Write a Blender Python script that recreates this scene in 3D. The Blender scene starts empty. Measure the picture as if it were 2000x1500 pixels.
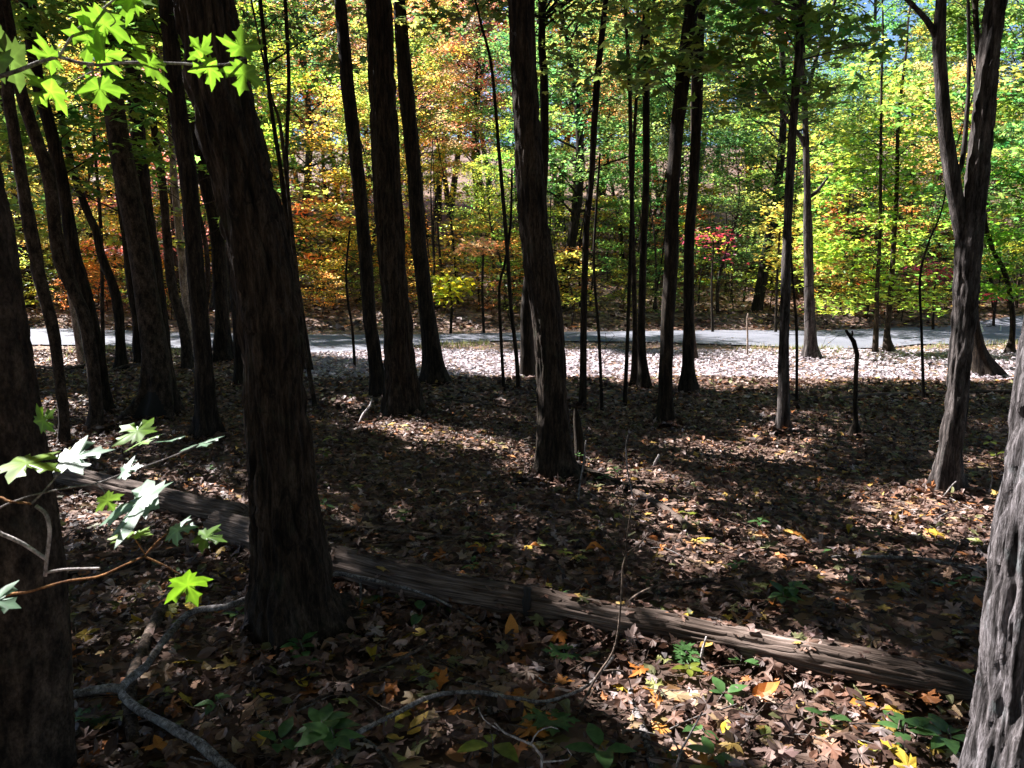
import bpy, math, random
import numpy as np
from mathutils import Vector

R_ = random.Random(7)
rng = np.random.default_rng(11)
sc = bpy.context.scene
col = sc.collection

# ------------------------------------------------------------------ camera, sky, sun, exposure
CAMZ, PITCH, F = 1.65, math.radians(8.7), 1500.0
cam_d = bpy.data.cameras.new('camera')
cam_d.sensor_width = 36.0
cam_d.lens = 36.0 * F / 2000.0
cam_d.clip_start = 0.05
cam_d.clip_end = 900
cam = bpy.data.objects.new('camera', cam_d)
col.objects.link(cam)
cam.location = (0, 0, CAMZ)
cam.rotation_euler = (math.radians(90) - PITCH, 0, 0)
cam_d.dof.use_dof = True
cam_d.dof.focus_distance = 8.0
cam_d.dof.aperture_fstop = 16.0
sc.camera = cam

SUN_EL, SUN_AZ = math.radians(43), math.radians(58)      # azimuth measured to the left of the view direction
TO_SUN = np.array([-math.sin(SUN_AZ) * math.cos(SUN_EL), math.cos(SUN_AZ) * math.cos(SUN_EL), math.sin(SUN_EL)])
world = bpy.data.worlds.new('World')
sc.world = world
world.use_nodes = True
wn = world.node_tree
wn.nodes.clear()
w_out = wn.nodes.new('ShaderNodeOutputWorld')
w_bg = wn.nodes.new('ShaderNodeBackground')
w_sky = wn.nodes.new('ShaderNodeTexSky')
w_sky.sky_type = 'NISHITA'
w_sky.sun_disc = False
w_sky.sun_elevation = SUN_EL
w_sky.sun_rotation = 2 * math.pi - SUN_AZ
w_sky.air_density = 0.8
w_sky.dust_density = 0.05
w_sky.ozone_density = 4.0
w_bg.inputs['Strength'].default_value = 0.05
wn.links.new(w_sky.outputs[0], w_bg.inputs[0])
wn.links.new(w_bg.outputs[0], w_out.inputs[0])

sun_d = bpy.data.lights.new('sun', 'SUN')
sun_d.energy = 5.0
sun_d.angle = math.radians(0.5)
sun_d.color = (1.0, 0.965, 0.955)
sun = bpy.data.objects.new('sun', sun_d)
col.objects.link(sun)
sun.rotation_euler = Vector(tuple(TO_SUN)).to_track_quat('Z', 'Y').to_euler()
sun.location = (-20, 12, 25)

sc.view_settings.view_transform = 'Standard'
sc.view_settings.look = 'None'
sc.view_settings.exposure = 2.28
sc.view_settings.gamma = 1.0
sc.view_settings.use_curve_mapping = False
sc.render.engine = 'CYCLES'
cy = sc.cycles
cy.max_bounces = 5
cy.diffuse_bounces = 2
cy.glossy_bounces = 2
cy.transmission_bounces = 3
cy.transparent_max_bounces = 4
cy.caustics_reflective = False
cy.caustics_refractive = False
cy.use_denoising = True
cy.sample_clamp_indirect = 4.0

# ------------------------------------------------------------------ pixel helpers (pixels of the 2000 x 1500 photograph)
cp, sp = math.cos(PITCH), math.sin(PITCH)
def ray(px, py):
    u, v = (px - 1000.0) / F, (750.0 - py) / F
    return np.array([u, cp + v * sp, -sp + v * cp])
def project(P):
    P = np.asarray(P, float)
    d = P - np.array([0, 0, CAMZ])
    fw = d[..., 1] * cp - d[..., 2] * sp
    up = d[..., 1] * sp + d[..., 2] * cp
    fw = np.where(np.abs(fw) < 1e-4, 1e-4, fw)
    return 1000 + F * d[..., 0] / fw, 750 - F * up / fw, fw

# value noise -------------------------------------------------------
def _hash(ix, iy, iz):
    ix, iy, iz = np.asarray(ix, np.uint64), np.asarray(iy, np.uint64), np.asarray(iz, np.uint64)
    u = np.uint64
    h = (ix * u(374761393) + iy * u(668265263) + iz * u(2147483647) + u(1013)) & u(0xFFFFFFFF)
    h = ((h ^ (h >> u(13))) * u(1274126177)) & u(0xFFFFFFFF)
    h = ((h ^ (h >> u(16))) * u(2246822519)) & u(0xFFFFFFFF)
    return ((h ^ (h >> u(15))) & u(0xFFFFFF)).astype(float) / float(0xFFFFFF)
def vnoise(p):
    p = np.asarray(p, float)
    i = np.floor(p).astype(np.int64)
    f = p - i
    f = f * f * (3 - 2 * f)
    out = 0
    for dx in (0, 1):
        wx = f[..., 0] if dx else 1 - f[..., 0]
        for dy in (0, 1):
            wy = f[..., 1] if dy else 1 - f[..., 1]
            for dz in (0, 1):
                wz = f[..., 2] if dz else 1 - f[..., 2]
                out = out + wx * wy * wz * _hash(i[..., 0] + dx, i[..., 1] + dy, i[..., 2] + dz)
    return out
def fbm(p, o=3):
    s, a, t = 0, 1.0, 0
    p = np.asarray(p, float)
    for k in range(o):
        s = s + a * vnoise(p * 2 ** k + 17.3 * k)
        t += a
        a *= 0.5
    return s / t

def hgt(x, y):
    x, y = np.asarray(x, float), np.asarray(y, float)
    near = 0.10 * (fbm(np.stack([x * 0.45, y * 0.45, 0 * x], -1), 2) - 0.5) + 0.05 * (fbm(np.stack([x * 1.7, y * 1.7, 0 * x + 5], -1), 2) - 0.5)
    edge = np.clip((y - 14.0) / 1.5, 0, 1) * np.clip((25.0 - y) / 2.0, 0, 1)      # flat where the road runs
    near = near * (1 - edge)
    t = np.clip(y - 23.5 + 0.06 * np.abs(x), 0, None)
    hill = 0.19 * t * t / (t + 4.0)
    hill = hill + np.clip(t / 12, 0, 1) * 1.1 * (fbm(np.stack([x * 0.11, y * 0.11, 0 * x + 9], -1), 3) - 0.5)
    hill = np.where(hill > 26, 26 + (hill - 26) * 0.1, hill)
    bank = 0.28 * np.clip((y - 21.2) / 1.2, 0, 1)
    return near + hill + bank
def G(px, py, lift=0.0):
    r = ray(px, py)
    z = 0.0
    for _ in range(4):
        t = (z + lift - CAMZ) / r[2]
        p = r * t
        z = float(hgt(p[0], p[1]))
    return np.array([p[0], p[1], z + lift])
def at(px, py, Y):
    r = ray(px, py)
    t = Y / r[1]
    return np.array([r[0] * t, Y, CAMZ + r[2] * t]), t

# ------------------------------------------------------------------ mesh helpers
def mesh_from(name, V, Fc, mat=None, vcol=None, smooth=False):
    V = np.ascontiguousarray(V, dtype=np.float32).reshape(-1, 3)
    Fc = [np.asarray(f, dtype=np.int32) for f in (Fc if isinstance(Fc, list) else [Fc]) if len(f)]
    me = bpy.data.meshes.new(name)
    me.vertices.add(len(V))
    me.vertices.foreach_set('co', V.ravel())
    nl = sum(f.size for f in Fc)
    npol = sum(len(f) for f in Fc)
    me.loops.add(nl)
    me.loops.foreach_set('vertex_index', np.concatenate([f.ravel() for f in Fc]).astype(np.int32))
    me.polygons.add(npol)
    tot = np.concatenate([np.full(len(f), f.shape[1], np.int32) for f in Fc])
    st = np.concatenate([[0], np.cumsum(tot)[:-1]]).astype(np.int32)
    me.polygons.foreach_set('loop_start', st)
    me.polygons.foreach_set('loop_total', tot)
    me.polygons.foreach_set('use_smooth', np.full(npol, bool(smooth)))
    if vcol is not None:
        a = me.attributes.new('col', 'FLOAT_COLOR', 'POINT')
        vc = np.ones((len(V), 4), np.float32)
        vc[:, :3] = vcol
        a.data.foreach_set('color', vc.ravel())
    me.update(calc_edges=True)
    if mat:
        me.materials.append(mat)
    return me
def obj(name, me, parent=None, loc=None):
    o = bpy.data.objects.new(name, me)
    col.objects.link(o)
    if parent is not None:
        o.parent = parent
    if loc is not None:
        o.location = tuple(loc)
    return o
def tag(o, label=None, cat=None, group=None, kind=None):
    if label: o['label'] = label
    if cat: o['category'] = cat
    if group: o['group'] = group
    if kind: o['kind'] = kind
    return o
def thing(name, loc, label, cat, group=None, rz=0, s=1):
    e = obj(name, None, None, loc)
    e.empty_display_size = 0.1
    e.rotation_euler = (0, 0, rz)
    e.scale = (s, s, s)
    return tag(e, label, cat, group)

class Geo:
    def __init__(self):
        self.V, self.Q, self.T, self.C, self.n = [], [], [], [], 0
    def add(self, V, Q=None, T=None, C=None):
        V = np.asarray(V, float).reshape(-1, 3)
        self.V.append(V)
        if Q is not None and len(Q): self.Q.append(np.asarray(Q) + self.n)
        if T is not None and len(T): self.T.append(np.asarray(T) + self.n)
        self.C.append(np.ones((len(V), 3)) if C is None else np.broadcast_to(C, (len(V), 3)))
        self.n += len(V)
        return self
    def mesh(self, name, mat, off=None, smooth=False, vcol=False):
        V = np.concatenate(self.V)
        if off is not None: V = V - np.asarray(off)
        Fc = []
        if self.T: Fc.append(np.concatenate(self.T))
        if self.Q: Fc.append(np.concatenate(self.Q))
        return mesh_from(name, V, Fc, mat, np.concatenate(self.C) if vcol else None, smooth)

def resample(P, r, n):
    P = np.asarray(P, float); r = np.asarray(r, float)
    # Catmull-Rom through the points, then even spacing
    m = len(P)
    if m > 2:
        Pp = np.vstack([2 * P[0] - P[1], P, 2 * P[-1] - P[-2]])
        pts, rr = [], []
        for i in range(m - 1):
            p0, p1, p2, p3 = Pp[i:i + 4]
            for t in np.linspace(0, 1, 8, endpoint=False):
                pts.append(0.5 * ((2 * p1) + (-p0 + p2) * t + (2 * p0 - 5 * p1 + 4 * p2 - p3) * t * t + (-p0 + 3 * p1 - 3 * p2 + p3) * t ** 3))
                rr.append(r[i] * (1 - t) + r[i + 1] * t)
        pts.append(P[-1]); rr.append(r[-1])
        P, r = np.array(pts), np.array(rr)
    d = np.concatenate([[0], np.cumsum(np.linalg.norm(np.diff(P, axis=0), axis=1))])
    s = np.linspace(0, d[-1], n)
    return np.stack([np.interp(s, d, P[:, k]) for k in range(3)], -1), np.interp(s, d, r)

def tube(P, r, nseg=6, cap=True, up=(0.13, 0.31, 0.94)):
    P = np.asarray(P, float); r = np.asarray(r, float)
    n = len(P)
    T = np.gradient(P, axis=0)
    T /= np.linalg.norm(T, axis=1)[:, None] + 1e-9
    a = np.array(up, float)
    if abs(np.dot(T.mean(0) / (np.linalg.norm(T.mean(0)) + 1e-9), a)) > 0.9: a = np.array([1.0, 0.1, 0.05])
    U = np.cross(T, a); U /= np.linalg.norm(U, axis=1)[:, None] + 1e-9
    W = np.cross(T, U)
    th = np.linspace(0, 2 * np.pi, nseg, endpoint=False)
    V = P[:, None, :] + r[:, None, None] * (np.cos(th)[None, :, None] * U[:, None, :] + np.sin(th)[None, :, None] * W[:, None, :])
    i, j = np.meshgrid(np.arange(n - 1), np.arange(nseg), indexing='ij')
    j2 = (j + 1) % nseg
    Q = np.stack([i * nseg + j, (i + 1) * nseg + j, (i + 1) * nseg + j2, i * nseg + j2], -1).reshape(-1, 4)
    V = V.reshape(-1, 3)
    Tr = []
    if cap:
        V = np.vstack([V, P[0], P[-1]])
        b0, b1 = n * nseg, n * nseg + 1
        for k in range(nseg):
            Tr.append([b0, k, (k + 1) % nseg])
            Tr.append([b1, (n - 1) * nseg + (k + 1) % nseg, (n - 1) * nseg + k])
    return V, Q, np.array(Tr, dtype=int).reshape(-1, 3)

# ------------------------------------------------------------------ materials
def new_mat(name):
    m = bpy.data.materials.new(name)
    m.use_nodes = True
    nt = m.node_tree
    nt.nodes.clear()
    out = nt.nodes.new('ShaderNodeOutputMaterial')
    return m, nt, out
def N(nt, t, **kw):
    n = nt.nodes.new(t)
    for k, v in kw.items(): setattr(n, k, v)
    return n
def L(nt, a, b): nt.links.new(a, b)
def ramp(nt, stops):
    n = N(nt, 'ShaderNodeValToRGB')
    e = n.color_ramp.elements
    e[0].position, e[0].color = stops[0][0], (*stops[0][1], 1)
    e[1].position, e[1].color = stops[-1][0], (*stops[-1][1], 1)
    for p, c in stops[1:-1]:
        x = e.new(p); x.color = (*c, 1)
    return n
def mixc(nt, a, b, f, mode='MIX'):
    n = N(nt, 'ShaderNodeMix', data_type='RGBA', blend_type=mode)
    for s, v in ((n.inputs[0], f), (n.inputs[6], a), (n.inputs[7], b)):
        if hasattr(v, 'links') or isinstance(v, bpy.types.NodeSocket): L(nt, v, s)
        else: s.default_value = v if isinstance(v, (int, float)) else (*v, 1)
    return n.outputs[2]

def leaf_material(name, transl=0.5, rough=0.42, spec=0.35, gain=1.0):
    m, nt, out = new_mat(name)
    at_ = N(nt, 'ShaderNodeAttribute', attribute_name='col')
    oi = N(nt, 'ShaderNodeObjectInfo')
    c = mixc(nt, oi.outputs['Color'], at_.outputs['Color'], 1.0, 'MULTIPLY')
    tc = N(nt, 'ShaderNodeTexCoord')
    nz = N(nt, 'ShaderNodeTexNoise'); nz.inputs['Scale'].default_value = 45; nz.inputs['Detail'].default_value = 2
    L(nt, tc.outputs['Object'], nz.inputs['Vector'])
    rp = ramp(nt, [(0.3, (0.72, 0.72, 0.72)), (0.7, (1.18, 1.18, 1.18))])
    L(nt, nz.outputs[0], rp.inputs[0])
    c = mixc(nt, c, rp.outputs[0], 1.0, 'MULTIPLY')
    p = N(nt, 'ShaderNodeBsdfPrincipled')
    p.inputs['Roughness'].default_value = rough
    p.inputs['Specular IOR Level'].default_value = spec
    L(nt, c, p.inputs['Base Color'])
    t = N(nt, 'ShaderNodeBsdfTranslucent')
    hs = N(nt, 'ShaderNodeHueSaturation')
    hs.inputs['Saturation'].default_value = 1.0
    hs.inputs['Value'].default_value = 1.5 * gain
    L(nt, c, hs.inputs['Color'])
    L(nt, hs.outputs[0], t.inputs['Color'])
    mx = N(nt, 'ShaderNodeMixShader'); mx.inputs[0].default_value = transl
    L(nt, p.outputs[0], mx.inputs[1]); L(nt, t.outputs[0], mx.inputs[2])
    L(nt, mx.outputs[0], out.inputs['Surface'])
    return m

def bark_material(name, dark, light, lichen=None, scale=1.0, stretch=7.0, bump=0.5, amt=0.35):
    m, nt, out = new_mat(name)
    tc = N(nt, 'ShaderNodeTexCoord')
    mp = N(nt, 'ShaderNodeMapping')
    mp.inputs['Scale'].default_value = (scale * 28, scale * 28, scale * 28 / stretch)
    L(nt, tc.outputs['Object'], mp.inputs['Vector'])
    n1 = N(nt, 'ShaderNodeTexNoise'); n1.inputs['Scale'].default_value = 1.0; n1.inputs['Detail'].default_value = 6; n1.inputs['Roughness'].default_value = 0.65
    L(nt, mp.outputs[0], n1.inputs['Vector'])
    r1 = ramp(nt, [(0.36, tuple(a * 0.6 for a in dark)), (0.5, tuple((a + b) / 2 for a, b in zip(dark, light))), (0.64, tuple(b * 1.35 for b in light))])
    L(nt, n1.outputs[0], r1.inputs[0])
    mpf = N(nt, 'ShaderNodeMapping')
    mpf.inputs['Scale'].default_value = (scale * 110, scale * 110, scale * 110 / max(1.5, stretch * 0.6))
    L(nt, tc.outputs['Object'], mpf.inputs['Vector'])
    nf = N(nt, 'ShaderNodeTexNoise'); nf.inputs['Scale'].default_value = 1.0; nf.inputs['Detail'].default_value = 4; nf.inputs['Roughness'].default_value = 0.7
    L(nt, mpf.outputs[0], nf.inputs['Vector'])
    n2 = N(nt, 'ShaderNodeTexNoise'); n2.inputs['Scale'].default_value = 3.2; n2.inputs['Detail'].default_value = 4
    L(nt, tc.outputs['Object'], n2.inputs['Vector'])
    r2 = ramp(nt, [(0.35, (0.62, 0.6, 0.58)), (0.7, (1.2, 1.2, 1.2))])
    L(nt, n2.outputs[0], r2.inputs[0])
    c = mixc(nt, r1.outputs[0], r2.outputs[0], 1.0, 'MULTIPLY')
    rf_ = ramp(nt, [(0.36, (0.55, 0.53, 0.5)), (0.64, (1.5, 1.5, 1.5))])
    L(nt, nf.outputs[0], rf_.inputs[0])
    c = mixc(nt, c, rf_.outputs[0], 1.0, 'MULTIPLY')
    if lichen:
        n3 = N(nt, 'ShaderNodeTexNoise'); n3.inputs['Scale'].default_value = 6.5; n3.inputs['Detail'].default_value = 5; n3.inputs['Roughness'].default_value = 0.7
        L(nt, tc.outputs['Object'], n3.inputs['Vector'])
        r3 = ramp(nt, [(0.56, (0, 0, 0)), (0.7, (amt, amt, amt))])
        L(nt, n3.outputs[0], r3.inputs[0])
        c = mixc(nt, c, lichen, r3.outputs[0])
    p = N(nt, 'ShaderNodeBsdfPrincipled')
    p.inputs['Roughness'].default_value = 0.9
    p.inputs['Specular IOR Level'].default_value = 0.15
    L(nt, c, p.inputs['Base Color'])
    b = N(nt, 'ShaderNodeBump'); b.inputs['Strength'].default_value = bump; b.inputs['Distance'].default_value = 0.02
    ad = N(nt, 'ShaderNodeMath', operation='MULTIPLY_ADD'); ad.inputs[1].default_value = 0.45
    L(nt, nf.outputs[0], ad.inputs[0]); L(nt, n1.outputs[0], ad.inputs[2])
    L(nt, ad.outputs[0], b.inputs['Height']); L(nt, b.outputs[0], p.inputs['Normal'])
    L(nt, p.outputs[0], out.inputs['Surface'])
    return m

M = {}
M['leaf'] = leaf_material('foliage', 0.64, 0.42, 0.35, 1.38)
M['canopy_leaf'] = leaf_material('canopy_foliage', 0.4, 0.42, 0.35, 0.7)
M['near_leaf'] = leaf_material('maple_leaf_near', 0.48, 0.42, 0.5, 1.05)
M['litter'] = leaf_material('dead_leaf', 0.12, 0.55, 0.25, 0.8)
M['bark_oak'] = bark_material('bark_furrowed', (0.011, 0.008, 0.006), (0.046, 0.033, 0.024), (0.04, 0.047, 0.028), 1.25, 8, 0.8)
M['bark_brown'] = bark_material('bark_brown', (0.009, 0.0065, 0.005), (0.034, 0.025, 0.018), None, 1.2, 6, 0.7)
M['bark_grey'] = bark_material('bark_grey', (0.013, 0.0105, 0.01), (0.085, 0.073, 0.07), (0.1, 0.11, 0.095), 1.1, 8, 0.6)
M['bark_ridged'] = bark_material('bark_ridged', (0.02, 0.017, 0.0165), (0.14, 0.128, 0.135), (0.17, 0.21, 0.21), 1.6, 8.0, 0.9)
M['bark_smooth'] = bark_material('bark_smooth', (0.018, 0.013, 0.01), (0.06, 0.043, 0.032), (0.055, 0.052, 0.038), 0.8, 2.2, 0.3)
M['bark_pale'] = bark_material('bark_pale', (0.2, 0.15, 0.12), (0.38, 0.3, 0.25), None, 0.8, 3, 0.3)
M['dead_wood'] = bark_material('dead_wood', (0.04, 0.03, 0.024), (0.14, 0.105, 0.085), (0.07, 0.08, 0.045), 1.0, 1.0, 0.5)
M['twig'] = bark_material('twig_bark', (0.09, 0.08, 0.076), (0.28, 0.26, 0.26), (0.36, 0.38, 0.36), 2.2, 1.5, 0.3)
M['twig_pale'] = bark_material('twig_pale', (0.3, 0.27, 0.27), (0.5, 0.46, 0.46), None, 2.0, 1.5, 0.3)

def stretch_log_material():
    m, nt, out = new_mat('log_wood')
    at_ = N(nt, 'ShaderNodeAttribute', attribute_name='grain')
    mp = N(nt, 'ShaderNodeMapping'); mp.inputs['Scale'].default_value = (4.5, 130, 130)
    L(nt, at_.outputs['Vector'], mp.inputs['Vector'])
    n1 = N(nt, 'ShaderNodeTexNoise'); n1.inputs['Scale'].default_value = 1; n1.inputs['Detail'].default_value = 6; n1.inputs['Roughness'].default_value = 0.6
    L(nt, mp.outputs[0], n1.inputs['Vector'])
    r1 = ramp(nt, [(0.3, (0.028, 0.02, 0.016)), (0.48, (0.11, 0.083, 0.068)), (0.68, (0.26, 0.21, 0.185))])
    L(nt, n1.outputs[0], r1.inputs[0])
    tc = N(nt, 'ShaderNodeTexCoord')
    n2 = N(nt, 'ShaderNodeTexNoise'); n2.inputs['Scale'].default_value = 3.5; n2.inputs['Detail'].default_value = 5
    L(nt, tc.outputs['Object'], n2.inputs['Vector'])
    r2 = ramp(nt, [(0.35, (0.55, 0.5, 0.46)), (0.65, (1.15, 1.1, 1.08))])
    L(nt, n2.outputs[0], r2.inputs[0])
    c = mixc(nt, r1.outputs[0], r2.outputs[0], 1.0, 'MULTIPLY')
    p = N(nt, 'ShaderNodeBsdfPrincipled'); p.inputs['Roughness'].default_value = 0.85; p.inputs['Specular IOR Level'].default_value = 0.2
    L(nt, c, p.inputs['Base Color'])
    b = N(nt, 'ShaderNodeBump'); b.inputs['Strength'].default_value = 0.6; b.inputs['Distance'].default_value = 0.01
    L(nt, n1.outputs[0], b.inputs['Height']); L(nt, b.outputs[0], p.inputs['Normal'])
    L(nt, p.outputs[0], out.inputs['Surface'])
    return m
M['log'] = stretch_log_material()

def ground_material():
    m, nt, out = new_mat('forest_floor')
    tc = N(nt, 'ShaderNodeTexCoord')
    v = N(nt, 'ShaderNodeTexVoronoi'); v.inputs['Scale'].default_value = 16
    nd = N(nt, 'ShaderNodeTexNoise'); nd.inputs['Scale'].default_value = 9; nd.inputs['Detail'].default_value = 3
    L(nt, tc.outputs['Object'], nd.inputs['Vector'])
    mxv = mixc(nt, tc.outputs['Object'], nd.outputs['Color'], 0.12)
    L(nt, mxv, v.inputs['Vector'])
    sx = N(nt, 'ShaderNodeSeparateColor'); L(nt, v.outputs['Color'], sx.inputs[0])
    r = ramp(nt, [(0.0, (0.05, 0.031, 0.023)), (0.3, (0.11, 0.068, 0.05)), (0.55, (0.18, 0.12, 0.092)), (0.8, (0.28, 0.2, 0.165)), (0.93, (0.4, 0.2, 0.09)), (1.0, (0.2, 0.19, 0.08))])
    L(nt, sx.outputs[0], r.inputs[0])
    n2 = N(nt, 'ShaderNodeTexNoise'); n2.inputs['Scale'].default_value = 0.7; n2.inputs['Detail'].default_value = 5
    L(nt, tc.outputs['Object'], n2.inputs['Vector'])
    r2 = ramp(nt, [(0.35, (0.7, 0.68, 0.66)), (0.7, (1.2, 1.17, 1.15))])
    L(nt, n2.outputs[0], r2.inputs[0])
    c = mixc(nt, r.outputs[0], r2.outputs[0], 1.0, 'MULTIPLY')
    p = N(nt, 'ShaderNodeBsdfPrincipled'); p.inputs['Roughness'].default_value = 0.85; p.inputs['Specular IOR Level'].default_value = 0.2
    L(nt, c, p.inputs['Base Color'])
    b = N(nt, 'ShaderNodeBump'); b.inputs['Strength'].default_value = 0.8; b.inputs['Distance'].default_value = 0.03
    L(nt, sx.outputs[1], b.inputs['Height']); L(nt, b.outputs[0], p.inputs['Normal'])
    L(nt, p.outputs[0], out.inputs['Surface'])
    return m
def road_material():
    m, nt, out = new_mat('gravel_road')
    tc = N(nt, 'ShaderNodeTexCoord')
    n1 = N(nt, 'ShaderNodeTexNoise'); n1.inputs['Scale'].default_value = 60; n1.inputs['Detail'].default_value = 5
    n2 = N(nt, 'ShaderNodeTexNoise'); n2.inputs['Scale'].default_value = 0.8; n2.inputs['Detail'].default_value = 4
    for n in (n1, n2): L(nt, tc.outputs['Object'], n.inputs['Vector'])
    r1 = ramp(nt, [(0.3, (0.085, 0.088, 0.108)), (0.7, (0.17, 0.174, 0.205))]); L(nt, n1.outputs[0], r1.inputs[0])
    r2 = ramp(nt, [(0.35, (0.8, 0.8, 0.8)), (0.7, (1.12, 1.1, 1.08))]); L(nt, n2.outputs[0], r2.inputs[0])
    c = mixc(nt, r1.outputs[0], r2.outputs[0], 1.0, 'MULTIPLY')
    p = N(nt, 'ShaderNodeBsdfPrincipled'); p.inputs['Roughness'].default_value = 0.85
    L(nt, c, p.inputs['Base Color'])
    b = N(nt, 'ShaderNodeBump'); b.inputs['Strength'].default_value = 0.5; b.inputs['Distance'].default_value = 0.01
    L(nt, n1.outputs[0], b.inputs['Height']); L(nt, b.outputs[0], p.inputs['Normal'])
    L(nt, p.outputs[0], out.inputs['Surface'])
    return m
def plain(name, c, rough=0.6):
    m, nt, out = new_mat(name)
    tc = N(nt, 'ShaderNodeTexCoord')
    n1 = N(nt, 'ShaderNodeTexNoise'); n1.inputs['Scale'].default_value = 12; n1.inputs['Detail'].default_value = 5
    L(nt, tc.outputs['Object'], n1.inputs['Vector'])
    r1 = ramp(nt, [(0.3, tuple(x * 0.75 for x in c)), (0.7, c)]); L(nt, n1.outputs[0], r1.inputs[0])
    p = N(nt, 'ShaderNodeBsdfPrincipled'); p.inputs['Roughness'].default_value = rough
    L(nt, r1.outputs[0], p.inputs['Base Color']); L(nt, p.outputs[0], out.inputs['Surface'])
    return m
M['ground'] = ground_material()
M['road'] = road_material()
M['white'] = plain('weathered_white_paint', (0.72, 0.72, 0.74))
M['grass'] = leaf_material('grass_blade', 0.4)

# ------------------------------------------------------------------ leaf templates
HALF = [(0.02, 0.0), (0.17, -0.05), (0.37, -0.10), (0.35, 0.05), (0.52, 0.08), (0.36, 0.19), (0.60, 0.28), (0.86, 0.52), (0.60, 0.50), (0.54, 0.66), (0.36, 0.52), (0.16, 0.45), (0.19, 0.66), (0.31, 0.78), (0.14, 0.82), (0.0, 1.08)]
HALF_LO = [(0.03, 0.0), (0.38, -0.08), (0.42, 0.2), (0.84, 0.5), (0.24, 0.52), (0.0, 1.06)]
def fan_leaf(half, cx=(0, 0.33), ring=False):
    pts = half + [(-x, y) for x, y in reversed(half[:-1])]
    V = np.array([(cx[0], cx[1], 0)] + [(x, y, 0) for x, y in pts], float)
    n = len(pts)
    T = np.array([(0, 1 + k, 1 + (k + 1) % n) for k in range(n)])
    if ring:
        V = np.vstack([V, V[0] + 0.5 * (V[1:] - V[0])])
        T = np.array([t for k in range(n) for t in ((0, 1 + n + k, 1 + n + (k + 1) % n), (1 + n + k, 1 + k, 1 + (k + 1) % n), (1 + n + k, 1 + (k + 1) % n, 1 + n + (k + 1) % n))])
    V[:, 1] -= 0.33
    return V / 1.15, T
OVAL = [(0.0, 0.0), (0.16, 0.12), (0.27, 0.36), (0.25, 0.6), (0.13, 0.84), (0.0, 1.05)]
def oval_leaf():
    L_ = OVAL
    mid = [(0, y, 0) for x, y in L_]
    V = mid + [(x, y, 0) for x, y in L_[1:-1]] + [(-x, y, 0) for x, y in L_[1:-1]]
    k, m_ = len(L_), len(L_) - 2
    T = []
    for s, o in ((1, k), (-1, k + m_)):
        tr = [(0, o, 1)]
        for i in range(m_ - 1): tr += [(1 + i, o + i, o + i + 1), (1 + i, o + i + 1, 2 + i)]
        tr.append((k - 2, o + m_ - 1, k - 1))
        T += [t if s > 0 else t[::-1] for t in tr]
    V = np.array(V, float); V[:, 1] -= 0.5
    return V, np.array(T)
def curl(VT, a, b, c, d, rs, wav=1.0):
    V, T = VT
    V = V.copy()
    x, y = V[:, 0], V[:, 1]
    z = a * x * x + b * y * y + c * np.abs(x) + d * x * y
    r = np.hypot(x, y)
    ang = np.arctan2(x, y)
    z = z + wav * (0.10 * r * np.sin(ang * 3 + rs * 7) * (0.4 + abs(rs)) + 0.05 * r * np.sin(ang * 8 + rs * 3))
    V[:, 2] = z
    return V, T
rs = np.random.default_rng(5)
DEAD_HI = [curl(fan_leaf(HALF), *(rs.normal(0, 0.34, 4) * (1, 1, 0.5, 0.8)), rs.normal()) for _ in range(9)] + \
          [curl(oval_leaf(), rs.normal(0.5, 0.9), rs.normal(0, 0.5), rs.normal(0.3, 0.3), rs.normal(0, 0.4), rs.normal() * 0.4) for _ in range(5)]
DEAD_LO = [curl(fan_leaf(HALF_LO), *(rs.normal(0, 0.4, 4) * (1, 1, 0.5, 0.8)), rs.normal()) for _ in range(6)] + \
          [curl(oval_leaf(), rs.normal(0.5, 0.9), rs.normal(0, 0.5), rs.normal(0.3, 0.3), 0.2, 0.2) for _ in range(3)]
GREEN_HI = [curl(fan_leaf(HALF, ring=True), -0.12 + 0.08 * k, -0.18, -0.06 + 0.03 * k, 0.1, 0.2 * k - 0.3, 0.45) for k in range(4)]
GREEN_LO = [curl(fan_leaf(HALF_LO), rs.normal(-0.1, 0.15), rs.normal(-0.2, 0.15), 0.0, rs.normal(0, 0.2), rs.normal() * 0.3) for k in range(4)]
KITE = [(np.array([(0, -0.42, 0), (0.40, 0.06, zz), (0, 0.58, zz * 0.3), (-0.40, 0.06, zz)], float), np.array([(0, 1, 2), (0, 2, 3)])) for zz in (0.10, -0.08, 0.18)]
OVALS = [curl(oval_leaf(), -0.3, -0.2, 0.25, 0.1, 0.1), curl(oval_leaf(), -0.3, -0.35, 0.35, -0.1, 0.2)]

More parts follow.
